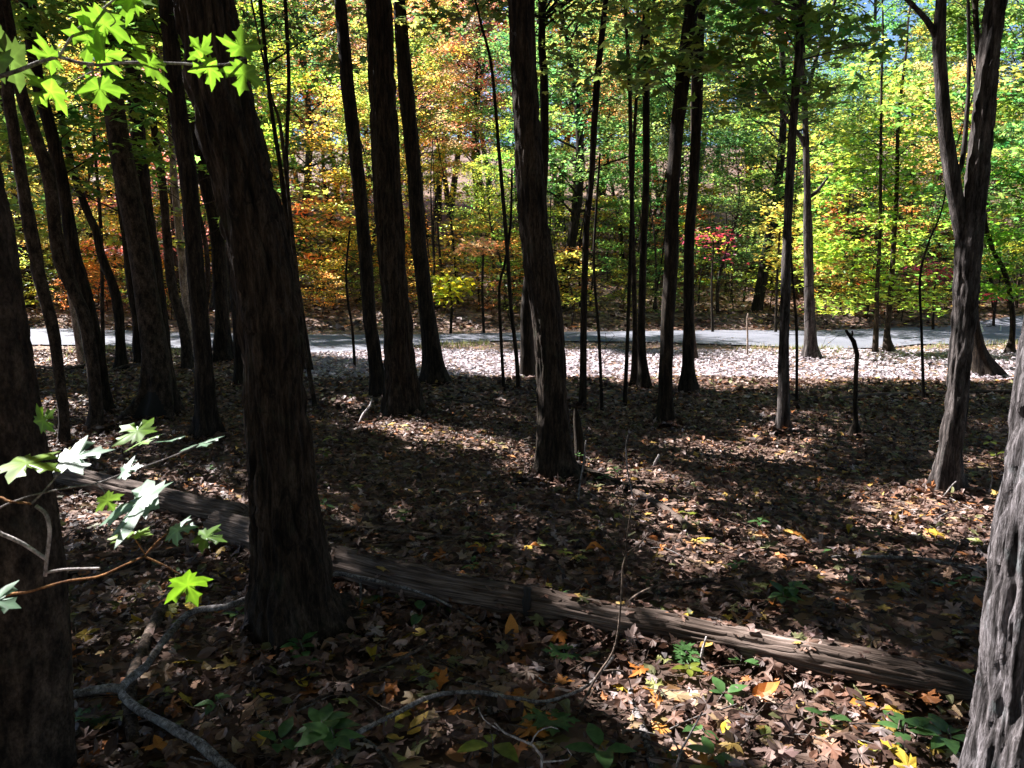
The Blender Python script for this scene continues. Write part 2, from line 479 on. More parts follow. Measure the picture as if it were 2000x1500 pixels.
def rotmats(n, r, tilt):
    a = r.uniform(0, 2 * np.pi, n); b = r.uniform(0, 2 * np.pi, n); t = r.normal(0, tilt, n)
    ca, sa, cb, sb, ct, st = np.cos(a), np.sin(a), np.cos(b), np.sin(b), np.cos(t), np.sin(t)
    z = np.zeros(n); o = np.ones(n)
    Rz = np.array([[ca, -sa, z], [sa, ca, z], [z, z, o]]).transpose(2, 0, 1)
    Rx = np.array([[o, z, z], [z, ct, -st], [z, st, ct]]).transpose(2, 0, 1)
    Rb = np.array([[cb, -sb, z], [sb, cb, z], [z, z, o]]).transpose(2, 0, 1)
    return Rz @ Rx @ Rb
def batch(geo, temps, pos, size, tilt, colr, r):
    n = len(pos)
    if n == 0: return
    pick = r.integers(0, len(temps), n)
    Rm = rotmats(n, r, tilt) * np.asarray(size).reshape(-1, 1, 1)
    for k, (V, T) in enumerate(temps):
        ix = np.nonzero(pick == k)[0]
        if not len(ix): continue
        W = np.einsum('nij,kj->nki', Rm[ix], V) + pos[ix][:, None, :]
        nv = len(V)
        TT = (T[None] + (np.arange(len(ix)) * nv)[:, None, None]).reshape(-1, 3)
        C = np.repeat(colr[ix], nv, axis=0)
        geo.add(W.reshape(-1, 3), None, TT, C)
def leafcols(n, r, warm=0.25, var=0.3):
    v = np.clip(r.normal(1.0, var, n), 0.35, 1.8)
    w = np.clip(r.normal(0, warm, n), -0.5, 0.9)
    return np.stack([v * (1 + w), v * (1 + 0.15 * w), v * (1 - 0.3 * w)], -1)

# ------------------------------------------------------------------ ground and road
def lines(*segs):
    out = []
    for a, b, s in segs: out += list(np.arange(a, b, s))
    out.append(segs[-1][1])
    return np.array(out)
gx = lines((-160, -60, 10), (-60, -20, 2.0), (-20, -8, 0.5), (-8, 8, 0.13), (8, 20, 0.5), (20, 60, 2.0), (60, 160, 10))
gy = lines((-60, -6, 6), (-6, 0, 0.6), (0, 14, 0.11), (14, 26, 0.35), (26, 70, 1.2), (70, 260, 8))
X, Y = np.meshgrid(gx, gy, indexing='ij')
Z = hgt(X, Y) - 0.012
V = np.stack([X, Y, Z], -1).reshape(-1, 3)
ny = len(gy)
i, j = np.meshgrid(np.arange(len(gx) - 1), np.arange(ny - 1), indexing='ij')
Q = np.stack([i * ny + j, (i + 1) * ny + j, (i + 1) * ny + j + 1, i * ny + j + 1], -1).reshape(-1, 4)
floor = tag(obj('forest_floor', mesh_from('forest_floor', V, Q, M['ground'], smooth=True)), 'forest floor of soil and brown fallen leaves', None, None, 'structure')

near_e = [(-900, 660), (50, 674), (200, 679), (350, 685), (500, 689), (650, 689), (750, 682), (830, 674), (1000, 667), (1250, 667), (1400, 674), (1600, 681), (1800, 676), (2000, 668), (2900, 655)]
far_e = [(-900, 634), (50, 641), (200, 645), (350, 650), (500, 654), (650, 655), (750, 655), (830, 654), (1000, 651), (1250, 648), (1400, 646), (1600, 647), (1800, 640), (2000, 633), (2900, 628)]
def flat(px, py):
    r = ray(px, py); t = -CAMZ / r[2]
    return r * t
NE = np.array([flat(*p)[:2] for p in near_e]); FE = np.array([flat(*p)[:2] for p in far_e])
def road_edges(x):
    return np.interp(x, NE[:, 0], NE[:, 1]), np.interp(x, FE[:, 0], FE[:, 1])
rx = np.arange(-44, 60, 0.5)
yn, yf = road_edges(rx)
wob = 0.7 * (vnoise(np.stack([rx * 0.8, 0 * rx, 0 * rx], -1)) - 0.5)
RV = []
for k in range(7):
    t = k / 6.0
    yy = (yn + wob) * (1 - t) + yf * t
    RV.append(np.stack([rx, yy, hgt(rx, yy) + 0.02 + 0.05 * math.sin(math.pi * t)], -1))
RV = np.stack(RV, 1)
i, j = np.meshgrid(np.arange(len(rx) - 1), np.arange(6), indexing='ij')
Q = np.stack([i * 7 + j, (i + 1) * 7 + j, (i + 1) * 7 + j + 1, i * 7 + j + 1], -1).reshape(-1, 4)
tag(obj('road', mesh_from('road', RV.reshape(-1, 3), Q, M['road'], smooth=True)), 'grey gravel road crossing behind the grove', None, None, 'structure')

# ------------------------------------------------------------------ desired sun flecks on the floor (the canopy is cut to leave gaps for them)
LIT = [
 (1.0, [(590, 688), (700, 702), (830, 716), (950, 736), (1100, 742), (1300, 757), (1500, 757), (1650, 746), (1800, 742), (2100, 746), (2100, 712), (1700, 700), (1560, 690), (1400, 660), (1000, 655), (830, 668), (700, 684)]),
 (0.6, [(1400, 640), (2100, 630), (2100, 715), (1700, 705), (1560, 692), (1400, 665)]),
 (0.9, [(40, 668), (150, 672), (150, 715), (40, 722)]),
 (1.0, [(700, 822), (800, 825), (900, 843), (1000, 868), (1060, 885), (1060, 912), (960, 898), (830, 868), (740, 848)]),
 (1.0, [(1150, 898), (1250, 912), (1345, 945), (1310, 990), (1200, 953), (1150, 928)]),
 (0.9, [(930, 955), (1020, 962), (1010, 985), (920, 980)]),
 (0.7, [(1480, 795), (1670, 815), (1660, 845), (1500, 825)]),
 (0.65, [(1290, 855), (1560, 880), (1570, 905), (1320, 890)]),
 (1.0, [(1690, 950), (1880, 975), (1975, 1005), (1960, 1035), (1800, 1005), (1710, 980)]),
 (1.0, [(1870, 880), (1990, 893), (1990, 915), (1890, 905)]),
 (0.8, [(1220, 1000), (1350, 1010), (1520, 1050), (1500, 1075), (1340, 1060), (1250, 1035)]),
 (0.85, [(1470, 1055), (1690, 1105), (1670, 1135), (1480, 1090)]),
 (0.85, [(1290, 1070), (1420, 1090), (1420, 1150), (1310, 1130)]),
 (1.0, [(1370, 1300), (1560, 1290), (1660, 1330), (1730, 1375), (1640, 1420), (1480, 1400)]),
 (1.0, [(1150, 1315), (1260, 1305), (1320, 1350), (1290, 1440), (1190, 1400)]),
 (0.75, [(1240, 1400), (1420, 1390), (1480, 1500), (1260, 1500)]),
 (0.75, [(1540, 1420), (1780, 1430), (1800, 1520), (1560, 1520)]),
 (0.8, [(1220, 1185), (1500, 1225), (1700, 1275), (1680, 1300), (1480, 1265), (1230, 1215)]),
 (0.95, [(70, 772), (250, 775), (245, 800), (80, 812)]),
 (0.8, [(80, 835), (210, 850), (210, 885), (90, 880)]),
 (0.9, [(420, 754), (480, 756), (478, 772), (425, 770)]),
 (0.7, [(200, 905), (480, 960), (480, 1000), (220, 950)]),
 (0.8, [(650, 775), (700, 778), (690, 800), (640, 795)]),
 (0.6, [(1650, 1000), (1960, 1030), (1960, 1080), (1660, 1040)]),
 (0.6, [(130, 960), (250, 990), (260, 1040), (140, 1010)]),
]
def inpoly(px, py, poly):
    ins = np.zeros(np.shape(px), bool)
    n = len(poly)
    for a in range(n):
        x1, y1 = poly[a]; x2, y2 = poly[(a + 1) % n]
        c = ((y1 > py) != (y2 > py)) & (px < (x2 - x1) * (py - y1) / ((y2 - y1) or 1e-9) + x1)
        ins ^= c
    return ins
def litmap(P):
    px, py, _ = project(P)
    out = np.zeros(np.shape(px))
    for v, poly in LIT:
        vv = v
        if v < 0.95:
            nz = fbm(np.stack([P[..., 0] * 1.6 + P[..., 1] * 0.8, P[..., 1] * 5.5 + P[..., 0] * 1.2, np.full(np.shape(px), v * 30)], -1), 2)
            vv = (nz < 0.5 + (v - 0.5) * 0.45).astype(float)
        out = np.where(inpoly(px, py, poly), np.maximum(out, vv), out)
    return out
_lx, _ly = np.arange(-14, 16, 0.05), np.arange(0.3, 26, 0.05)
_LX, _LY = np.meshgrid(_lx, _ly, indexing='ij')
LITGRID = litmap(np.stack([_LX, _LY, 0 * _LX], -1))
def litat(P):
    P = np.asarray(P)
    a = np.round((P[..., 0] + 14) / 0.05).astype(int); b = np.round((P[..., 1] - 0.3) / 0.05).astype(int)
    ok = (a >= 0) & (a < len(_lx)) & (b >= 0) & (b < len(_ly))
    return np.where(ok, LITGRID[np.clip(a, 0, len(_lx) - 1), np.clip(b, 0, len(_ly) - 1)], 0.0)
LIT_POINTS = []        # (point, radius): trunks and sprays the sun reaches in the photograph

# ------------------------------------------------------------------ trunks
def trunk_geo(P, r, nseg, seglen, amp=0.0, freq=26.0, stretch=6.0, flare=0.35, roots=5, seed=0.0, mode='ridge', dense=None, brk=0.6):
    Ltot = float(np.sum(np.linalg.norm(np.diff(P, axis=0), axis=1)))
    if dense is None or dense > Ltot: s = np.linspace(0, Ltot, max(8, int(Ltot / seglen)))
    else: s = np.concatenate([np.linspace(0, dense, max(8, int(dense / seglen))), np.arange(dense + max(0.2, seglen), Ltot, max(0.25, seglen)), [Ltot]])
    n = len(s)
    Pf, rf = resample(P, r, 400)
    sf = np.linspace(0, Ltot, 400)
    P = np.stack([np.interp(s, sf, Pf[:, k]) for k in range(3)], -1); r = np.interp(s, sf, rf)
    th = np.linspace(0, 2 * np.pi, nseg, endpoint=False)
    T = np.gradient(P, axis=0); T /= np.linalg.norm(T, axis=1)[:, None] + 1e-9
    U = np.cross(np.array([0, 1.0, 0]), T); U /= np.linalg.norm(U, axis=1)[:, None]
    W = np.cross(T, U)
    S, TH = np.meshgrid(s, th, indexing='ij')
    rr = np.repeat(r[:, None], nseg, 1)
    h0 = 2.2 * r[min(n - 1, 3)] + 0.08
    lob = 0.5 + 0.5 * np.cos(TH * roots + seed * 3.1 + 0.6 * np.sin(TH * 2 + seed))
    lob = lob * (0.45 + 1.1 * vnoise(np.stack([np.cos(TH) * 1.2 + seed * 2, np.sin(TH) * 1.2 + 9, 0 * TH], -1)))
    rr = rr * (1 + flare * np.exp(-S / h0 * 1.4) * (0.1 + 1.5 * lob ** 1.8))
    rr = rr * (1 + 0.05 * (fbm(np.stack([np.cos(TH) * 1.3 + seed, np.sin(TH) * 1.3, S * 1.6], -1), 2) - 0.5) * 2)
    if amp > 0:
        rad = float(np.mean(r))
        q = np.stack([np.cos(TH) * rad * freq + seed * 5, np.sin(TH) * rad * freq, S * freq / stretch], -1)
        q = q + 0.8 * (fbm(q * 0.35 + 3, 2)[..., None] - 0.5)
        if mode == 'ridge':
            n1 = 0.8 * vnoise(q) + 0.2 * vnoise(q * 2.3 + 7)
            n2 = vnoise(q * np.array([1.0, 1.0, 2.6]) + 41)
            c1 = np.clip(1 - np.abs(2 * n1 - 1) / 0.34, 0, 1)
            c2 = np.clip(1 - np.abs(2 * n2 - 1) / 0.2, 0, 1)
            d = -np.maximum(c1 ** 0.8, brk * c2) + 0.5 * (fbm(q * np.array([2.6, 2.6, 4.0]) + 5, 3) - 0.5)
        else:
            d = fbm(q * 1.5, 3) - 0.5
        rr = rr + amp * d
    Vv = P[:, None, :] + rr[..., None] * (np.cos(TH)[..., None] * U[:, None, :] + np.sin(TH)[..., None] * W[:, None, :])
    i, j = np.meshgrid(np.arange(n - 1), np.arange(nseg), indexing='ij')
    j2 = (j + 1) % nseg
    Q = np.stack([i * nseg + j, i * nseg + j2, (i + 1) * nseg + j2, (i + 1) * nseg + j], -1).reshape(-1, 4)
    return Vv.reshape(-1, 3), Q

def px_path(pts, Y, tilt=0.0):
    """pixel polyline (x, y, width) in the upright plane at depth Y -> points and radii"""
    P, r = [], []
    for k, (x, y, w) in enumerate(pts):
        p, t = at(x, y, Y)
        P.append(p); r.append(w * t / F / 2)
    P = np.array(P)
    P[:, 1] += tilt * (P[:, 2] - P[0, 2])
    return P, np.array(r)

NEAR_TREES = []     # dicts: root, axis points, height, base
def near_tree(name, label, pts, bark, H=13.0, nseg=20, seglen=0.12, amp=0.011, freq=26, stretch=6, cat='tree', group=None, base=None, crown=True, flare=0.45, grow=True, tint=(0.13, 0.145, 0.04), mode='ridge', baseY=None, brk=0.6):
    bx, by = pts[0][0], pts[0][1]
    g = G(bx, by) if baseY is None else None
    Yd = g[1] if baseY is None else baseY
    P, r = px_path(pts, Yd)
    gz = float(hgt(P[0][0], P[0][1]))
    if baseY is not None:
        # carry the trunk on down to the ground
        dirn = (P[0] - P[1]); dirn = dirn / np.linalg.norm(dirn)
        k = (P[0][2] - gz) / max(0.2, -dirn[2])
        if k > 0.02:
            P = np.vstack([P[0] + dirn * k, P]); r = np.concatenate([[r[0] * 1.15], r])
    loc = np.array([P[0][0], P[0][1], gz])
    P[0][2] = gz - 0.02
    low = P[0] - np.array([0, 0, 0.12])
    P = np.vstack([low, P]); r = np.concatenate([[r[0] * 1.02], r])
    top_seen = P[-1].copy()
    if grow and P[-1][2] < H:
        d = (P[-1] - P[-3]); d = d / np.linalg.norm(d)
        d = d * np.array([0.6, 0.6, 1]); d /= np.linalg.norm(d)
        z0 = P[-1][2]; r0 = r[-1]; q = P[-1]
        for f in (0.2, 0.4, 0.6, 0.8, 1.0):
            step = (H - z0) * 0.2
            q = q + d / max(d[2], 0.5) * step + np.array([R_.uniform(-.1, .1), R_.uniform(-.1, .1), 0])
            P = np.vstack([P, q]); r = np.concatenate([r, [r0 * (1 - 0.8 * f)]])
    e = thing(name, loc, label, cat, group)
    V, Q = trunk_geo(P, r, nseg, seglen, amp, freq, stretch, flare, R_.choice([4, 5, 6]), R_.uniform(0, 9), mode, top_seen[2] - gz + 0.5, brk)
    me = mesh_from('trunk', V - loc, Q, M[bark], smooth=True)
    obj('trunk', me, e)
    t = dict(root=e, P=P, r=r, loc=loc, H=P[-1][2], clusters=[], tint=tint, bark=bark, crown=crown, Y=Yd)
    if crown: NEAR_TREES.append(t)
    return t
def limb(t, pts, Y=None, nseg=8, name='limb', bark=None, amp=0.004):
    P, r = px_path(pts, Y or t['Y'])
    V, Q = trunk_geo(P, r, nseg, 0.08, amp, 26, 4, 0.0, 4, R_.uniform(0, 9))
    return obj(name, mesh_from(name, V - t['loc'], Q, M[bark or t['bark']], smooth=True), t['root'])

T = {}
T['B'] = near_tree('tree', 'thickest dark trunk with deep furrowed bark, leaning left in front of the fallen log',
  [(588, 1232, 190), (575, 1185, 168), (570, 1130, 154), (567, 1080, 146), (555, 975, 130), (541, 800, 122), (526, 625, 123), (497, 450, 124), (472, 350, 119), (429, 175, 121), (399, 0, 118)],
  'bark_oak', 15, 150, 0.012, 0.024, 24, 6, flare=0.22)
T['A'] = near_tree('tree', 'brown scaly trunk rising beside the sunlit maple sapling leaves',
  [(40, 1500, 190), (28, 1200, 186), (8, 1000, 184), (-25, 800, 186), (-55, 600, 180), (-80, 430, 176), (-140, 100, 170)],
  'bark_smooth', 13, 120, 0.011, 0.006, 60, 2.0, baseY=2.25, flare=0.08)
T['R'] = near_tree('tree', 'sunlit grey trunk with deep vertical ridges and pale lichen, cut off by the frame edge',
  [(2013, 1500, 226), (2040, 1350, 226), (2052, 1200, 226), (2076, 1000, 224), (2098, 850, 220), (2118, 700, 218), (2180, 300, 210)],
  'bark_ridged', 14, 190, 0.008, 0.018, 46, 10, baseY=1.95, brk=0.3, flare=0.05)
T['C'] = near_tree('tree', 'dark trunk with a bend halfway up and a long root running along the litter',
  [(1085, 930, 92), (1083, 900, 80), (1082, 870, 72), (1079, 800, 62), (1076, 712, 60), (1069, 625, 60), (1056, 537, 62), (1044, 450, 58), (1035, 350, 58), (1025, 175, 53), (1018, 0, 54)],
  'bark_oak', 14, 90, 0.02, 0.014, 30, 6, flare=0.35)
T['D'] = near_tree('tree', 'thick straight trunk with ridged bark and flared foot between two slimmer trunks',
  [(788, 806, 92), (787, 785, 82), (786, 765, 75), (780, 695, 60), (776, 625, 58), (768, 537, 56), (763, 450, 56), (755, 350, 55), (747, 175, 55), (740, 0, 52)],
  'bark_oak', 15, 90, 0.025, 0.026, 20, 8, flare=0.3)
T['E'] = near_tree('tree', 'slim straight leaning trunk standing close beside the thick ridged trunk',
  [(738, 772, 34), (732, 695, 27), (722, 625, 27), (716, 537, 27), (709, 450, 27), (700, 350, 28), (680, 175, 28), (664, 0, 24)], 'bark_brown', 13)
T['Fr'] = near_tree('tree', 'slim dark trunk with broad flared foot at the edge of the sunlit verge',
  [(853, 748, 56), (849, 725, 46), (846, 700, 40), (836, 625, 33), (825, 537, 31), (818, 475, 31), (810, 350, 29), (793, 175, 32), (780, 0, 26)], 'bark_brown', 13)
T['Gt'] = near_tree('tree', 'dark trunk mostly hidden behind the bent trunk with the long root',
  [(1031, 733, 32), (1030, 680, 27), (1030, 600, 26), (1042, 480, 23), (1062, 350, 18), (1063, 175, 18), (1058, 60, 16)], 'bark_brown', 11)
T['Hh'] = near_tree('tree', 'slender wavy trunk curving right towards its top beside the bent trunk',
  [(1138, 797, 17), (1139, 720, 14), (1140, 625, 13), (1145, 450, 13), (1155, 350, 12), (1165, 175, 14), (1183, 0, 11)], 'bark_brown', 10, nseg=14, amp=0.003)
T['I1'] = near_tree('tree', 'thin left stem of the twin trunks rising at the verge edge',
  [(1242, 752, 20), (1240, 700, 13), (1240, 625, 10), (1233, 350, 9), (1230, 175, 8), (1222, 0, 7)], 'bark_smooth', 9, nseg=12, amp=0.003)
T['I2'] = near_tree('tree', 'right stem of the twin trunks at the verge edge, thicker and darker',
  [(1259, 758, 32), (1256, 720, 20), (1254, 690, 17), (1253, 625, 15), (1258, 450, 14), (1262, 350, 14), (1262, 175, 15), (1262, 0, 14)], 'bark_brown', 12, nseg=14, amp=0.003)
T['J'] = near_tree('tree', 'dark trunk leaning right, in front of a paired trunk near the verge',
  [(1298, 825, 44), (1299, 790, 32), (1301, 700, 27), (1305, 600, 28), (1311, 525, 28), (1315, 350, 27), (1331, 175, 28), (1352, 0, 29)], 'bark_brown', 13)
T['K'] = near_tree('tree', 'straight trunk with flared foot standing exactly on the shade edge of the verge',
  [(1344, 764, 40), (1344, 735, 31), (1344, 712, 26), (1345, 625, 21), (1347, 450, 21), (1355, 350, 21), (1363, 175, 21), (1368, 0, 20)], 'bark_brown', 13)
T['K2'] = near_tree('tree', 'small pale brown trunk half hidden behind the shade edge trunk',
  [(1357, 703, 14), (1354, 660, 9), (1352, 600, 8), (1350, 500, 8), (1352, 300, 7)], 'bark_smooth', 8, nseg=10, amp=0.002, crown=False)
T['L'] = near_tree('tree', 'straight dark trunk standing alone in shade, lit grey at its foot',
  [(1532, 844, 32), (1530, 820, 28), (1530, 780, 25), (1530, 700, 21), (1532, 625, 20), (1538, 450, 19), (1543, 350, 18), (1554, 175, 17), (1569, 0, 17)], 'bark_grey', 13, nseg=22)
T['Mm'] = near_tree('tree', 'mottled grey trunk by the road with side limbs and a broken stub',
  [(1586, 699, 36), (1584, 680, 29), (1583, 660, 24), (1580, 555, 19), (1578, 450, 18), (1576, 350, 14), (1573, 230, 12), (1568, 80, 10)], 'bark_grey', 11)
limb(T['Mm'], [(1574, 290, 9), (1562, 265, 9), (1545, 245, 8), (1520, 210, 8), (1495, 180, 7), (1460, 130, 5), (1425, 80, 4)])
limb(T['Mm'], [(1580, 385, 8), (1592, 378, 8), (1605, 362, 6), (1618, 346, 4)])
limb(T['Mm'], [(1572, 200, 9), (1590, 130, 8), (1610, 60, 7), (1635, -10, 6)])
T['N1'] = near_tree('tree', 'thin left trunk of the pair standing under yellow green leaves by the road',
  [(1709, 690, 12), (1712, 620, 9), (1713, 560, 8), (1719, 450, 7), (1720, 330, 6), (1722, 150, 5)], 'bark_smooth', 8, nseg=12, amp=0.002, crown=False)
T['N2'] = near_tree('tree', 'thin crooked trunk of the pair under yellow green leaves with spreading foot',
  [(1736, 687, 24), (1733, 665, 15), (1733, 640, 11), (1741, 555, 10), (1747, 450, 9), (1752, 350, 8), (1755, 230, 7), (1770, 100, 5)], 'bark_smooth', 8, nseg=12, amp=0.002, crown=False)
T['O'] = near_tree('tree', 'forked trunk with grey sunlit left side, dividing above head height',
  [(1850, 964, 62), (1851, 935, 54), (1854, 900, 47), (1867, 800, 42), (1874, 712, 42), (1883, 625, 46), (1888, 537, 50), (1894, 460, 48), (1908, 350, 44), (1926, 175, 42), (1946, 0, 40)],
  'bark_grey', 14, 70, 0.02, 0.014, 30, 6)
limb(T['O'], [(1888, 505, 26), (1878, 450, 29), (1861, 350, 29), (1846, 250, 27), (1840, 175, 25), (1834, 80, 25), (1838, 0, 20), (1842, -120, 16)], nseg=24)
limb(T['O'], [(1868, 345, 12), (1880, 315, 11), (1886, 250, 10), (1892, 160, 9), (1892, 60, 8), (1890, -30, 7)])
limb(T['O'], [(1834, 85, 16), (1818, 50, 13), (1800, 28, 12), (1772, 0, 10), (1720, -50, 8)])
T['Pp'] = near_tree('tree', 'trunk leaning behind the forked trunk, foot swept right and half in sun',
  [(1926, 733, 46), (1914, 700, 32), (1906, 660, 24), (1900, 600, 18), (1895, 500, 16), (1902, 350, 14), (1912, 150, 12)], 'bark_brown', 11)
T['Q'] = near_tree('tree', 'small dark trunk bowed outward beside the white board',
  [(1971, 690, 20), (1976, 665, 11), (1978, 640, 10), (1977, 610, 10), (1969, 555, 10), (1957, 520, 9), (1940, 490, 8), (1925, 440, 7), (1918, 350, 6)], 'bark_brown', 7, nseg=12, amp=0.002, crown=False)
T['S1'] = near_tree('tree', 'thin smooth grey trunk leaning left, growing beside the brown scaly trunk',
  [(126, 874, 26), (124, 840, 22), (123, 800, 21), (111, 695, 22), (100, 625, 24), (80, 555, 25), (60, 450, 26), (43, 350, 24), (20, 210, 24), (2, 60, 22), (-8, 0, 20)], 'bark_smooth', 11)
T['S2'] = near_tree('tree', 'leaning brown trunk crossing in front of a darker leaning trunk',
  [(185, 840, 34), (187, 810, 27), (187, 780, 25), (180, 700, 26), (165, 620, 26), (140, 560, 26), (115, 500, 25), (96, 350, 26), (70, 270, 24), (40, 175, 24), (18, 60, 24)], 'bark_smooth', 11)
T['S3'] = near_tree('tree', 'darker leaning trunk just behind the leaning brown trunk',
  [(210, 807, 38), (203, 780, 30), (198, 750, 27), (190, 690, 28), (172, 600, 28), (158, 540, 26), (145, 500, 25), (121, 350, 25), (98, 250, 25), (78, 175, 25), (58, 60, 24)], 'bark_brown', 12)
T['S4'] = near_tree('snag', 'pale barkless leaning dead stem before the road',
  [(159, 707, 13), (147, 625, 13), (134, 560, 10), (120, 480, 7), (112, 430, 4)], 'bark_pale', 3, nseg=10, amp=0.002, cat='dead stem', crown=False, grow=False)
T['S5'] = near_tree('tree', 'crooked trunk curving left above a bend, near the road among leaves',
  [(237, 723, 28), (236, 695, 20), (235, 660, 18), (230, 600, 21), (218, 550, 18), (198, 500, 17), (187, 450, 16), (165, 400, 15), (145, 340, 15), (127, 262, 14), (105, 150, 13)], 'bark_brown', 10)
T['S6'] = near_tree('sapling', 'straight pencil thin trunk beside the crooked trunk by the road',
  [(202, 708, 9), (200, 600, 7), (197, 450, 7), (186, 300, 6), (178, 200, 5)], 'bark_smooth', 7, nseg=10, amp=0.001, crown=False)
T['S7'] = near_tree('tree', 'smooth grey brown trunk with a black hollow at its broad foot',
  [(302, 814, 74), (306, 790, 62), (308, 765, 54), (304, 695, 47), (294, 625, 45), (283, 555, 43), (266, 450, 42), (247, 350, 44), (228, 245, 40), (212, 105, 34), (200, 0, 32)], 'bark_smooth', 13, 60, 0.03, 0.004, 40, 5, flare=0.55)
T['S8'] = near_tree('tree', 'dark straight trunk rising behind the smooth trunk with the hollow foot',
  [(320, 745, 36), (314, 640, 31), (302, 525, 29), (286, 430, 30), (277, 350, 31), (268, 250, 30), (258, 130, 28), (250, 0, 28)], 'bark_brown', 13)
T['S9'] = near_tree('tree', 'slim trunk on the far left flank of the hollow footed trunk',
  [(275, 710, 26), (270, 670, 22), (268, 625, 20), (257, 555, 20), (245, 450, 18), (228, 340, 15), (215, 200, 13)], 'bark_brown', 10)
T['S10'] = near_tree('tree', 'slim trunk with a strong S bend low down, near the road',
  [(368, 720, 24), (365, 690, 21), (362, 660, 20), (350, 607, 20), (335, 555, 18), (325, 450, 17), (316, 350, 17), (302, 260, 15), (290, 150, 14), (285, 0, 12)], 'bark_smooth', 10)
T['S11'] = near_tree('tree', 'paler slim trunk behind the S bent trunk',
  [(376, 702, 19), (368, 625, 16), (360, 555, 16), (350, 450, 15), (340, 350, 13), (330, 200, 12)], 'bark_pale', 10, nseg=14, amp=0.002)
T['S12'] = near_tree('tree', 'straight brown trunk standing alone left of the thickest trunk',
  [(405, 857, 52), (404, 830, 42), (402, 800, 37), (397, 700, 35), (391, 625, 34), (384, 555, 33), (376, 450, 32), (368, 350, 34), (343, 175, 34), (324, 0, 31)], 'bark_brown', 13, 50, 0.03, 0.006)
T['S13'] = near_tree('tree', 'dark trunk by the road with wide foot, partly behind the thickest trunk',
  [(437, 703, 44), (436, 675, 33), (434, 625, 28), (430, 555, 27), (423, 450, 27), (402, 350, 30), (385, 250, 28), (365, 150, 26)], 'bark_brown', 13)
T['S14'] = near_tree('tree', 'slim trunk almost wholly hidden behind the left edge of the thickest trunk',
  [(471, 752, 24), (463, 650, 17), (455, 550, 15), (440, 400, 14), (425, 250, 12)], 'bark_brown', 10)
T['T1'] = near_tree('tree', 'thin dark trunk forking into two stems right of the thickest trunk',
  [(604, 724, 18), (592, 640, 14), (580, 560, 14), (562, 440, 13), (548, 330, 9), (527, 190, 8), (508, 0, 8)], 'bark_brown', 9, nseg=14, amp=0.002)
limb(T['T1'], [(570, 480, 10), (563, 400, 10), (560, 300, 8), (564, 150, 8), (557, 0, 8), (552, -100, 6)])
T['T2'] = near_tree('sapling', 'pale thin leaning stem touching the right side of the thickest trunk',
  [(616, 795, 10), (606, 740, 9), (597, 690, 9), (590, 640, 9), (582, 560, 9), (570, 450, 8), (548, 250, 7), (530, 190, 5)], 'bark_smooth', 7, nseg=10, amp=0.001, crown=False)
# saplings as thin as a finger
SAP = [
 ('wavy thin sapling left of the straight slim trunk', [(693, 716, 6), (688, 640, 5), (680, 590, 5), (676, 530, 4), (683, 450, 4)]),
 ('tall thin sapling curving left before the sunlit verge', [(1013, 762, 9), (1008, 690, 8), (998, 600, 7), (990, 480, 8), (975, 300, 7), (960, 130, 6), (940, 50, 5)]),
 ('thin kinked sapling standing with the tall curving sapling', [(984, 762, 7), (978, 650, 6), (975, 560, 5), (985, 520, 5), (997, 440, 5), (1000, 330, 4)]),
 ('thin wavy sapling between slender wavy trunk and twin trunks', [(1176, 802, 7), (1170, 660, 6), (1160, 520, 5), (1165, 400, 5), (1172, 300, 4)]),
 ('straight dark sapling just left of the twin trunks', [(1220, 790, 9), (1226, 650, 7), (1231, 500, 7), (1237, 300, 7), (1246, 150, 6), (1260, 0, 6)]),
 ('thin kinked sapling hugging the lone straight dark trunk', [(1556, 788, 6), (1556, 650, 6), (1551, 580, 5), (1545, 500, 4), (1540, 420, 4)]),
 ('thin sapling bending right beside the forked trunk', [(1804, 782, 7), (1800, 650, 5), (1797, 540, 5), (1815, 470, 4), (1838, 415, 3)]),
 ('pale bare stick standing upright in the sunny verge', [(1460, 694, 3.5), (1460, 650, 3.5), (1459, 622, 3.5), (1461, 612, 2.5)]),
]
SAPS = []
for lab, pts in SAP:
    t = near_tree('sapling', lab, pts, 'bark_pale' if 'pale' in lab else 'bark_brown', 6, nseg=8, amp=0.0, crown=False, grow='pale' not in lab and 'kinked' not in lab and 'wavy' not in lab, cat='sapling', flare=0.15)
    if 'pale' not in lab: SAPS.append(t)
sn = near_tree('snag', 'dead hooked stem standing on a small black stump', [(1672, 852, 30), (1672, 838, 24), (1671, 826, 11), (1670, 800, 9), (1672, 720, 9), (1674, 684, 9), (1668, 668, 10), (1658, 654, 8), (1652, 645, 5)], 'bark_brown', 3, nseg=12, amp=0.002, cat='dead stem', crown=False, grow=False, flare=0.5)
limb(sn, [(1662, 660, 5), (1665, 652, 4), (1664, 646, 3)], nseg=6, amp=0)
sn = near_tree('snag', 'short broken stub standing against the bent trunk', [(1133, 905, 24), (1132, 870, 19), (1128, 830, 16), (1125, 806, 12), (1124, 798, 5)], 'bark_brown', 3, nseg=14, amp=0.004, cat='stump', crown=False, grow=False)

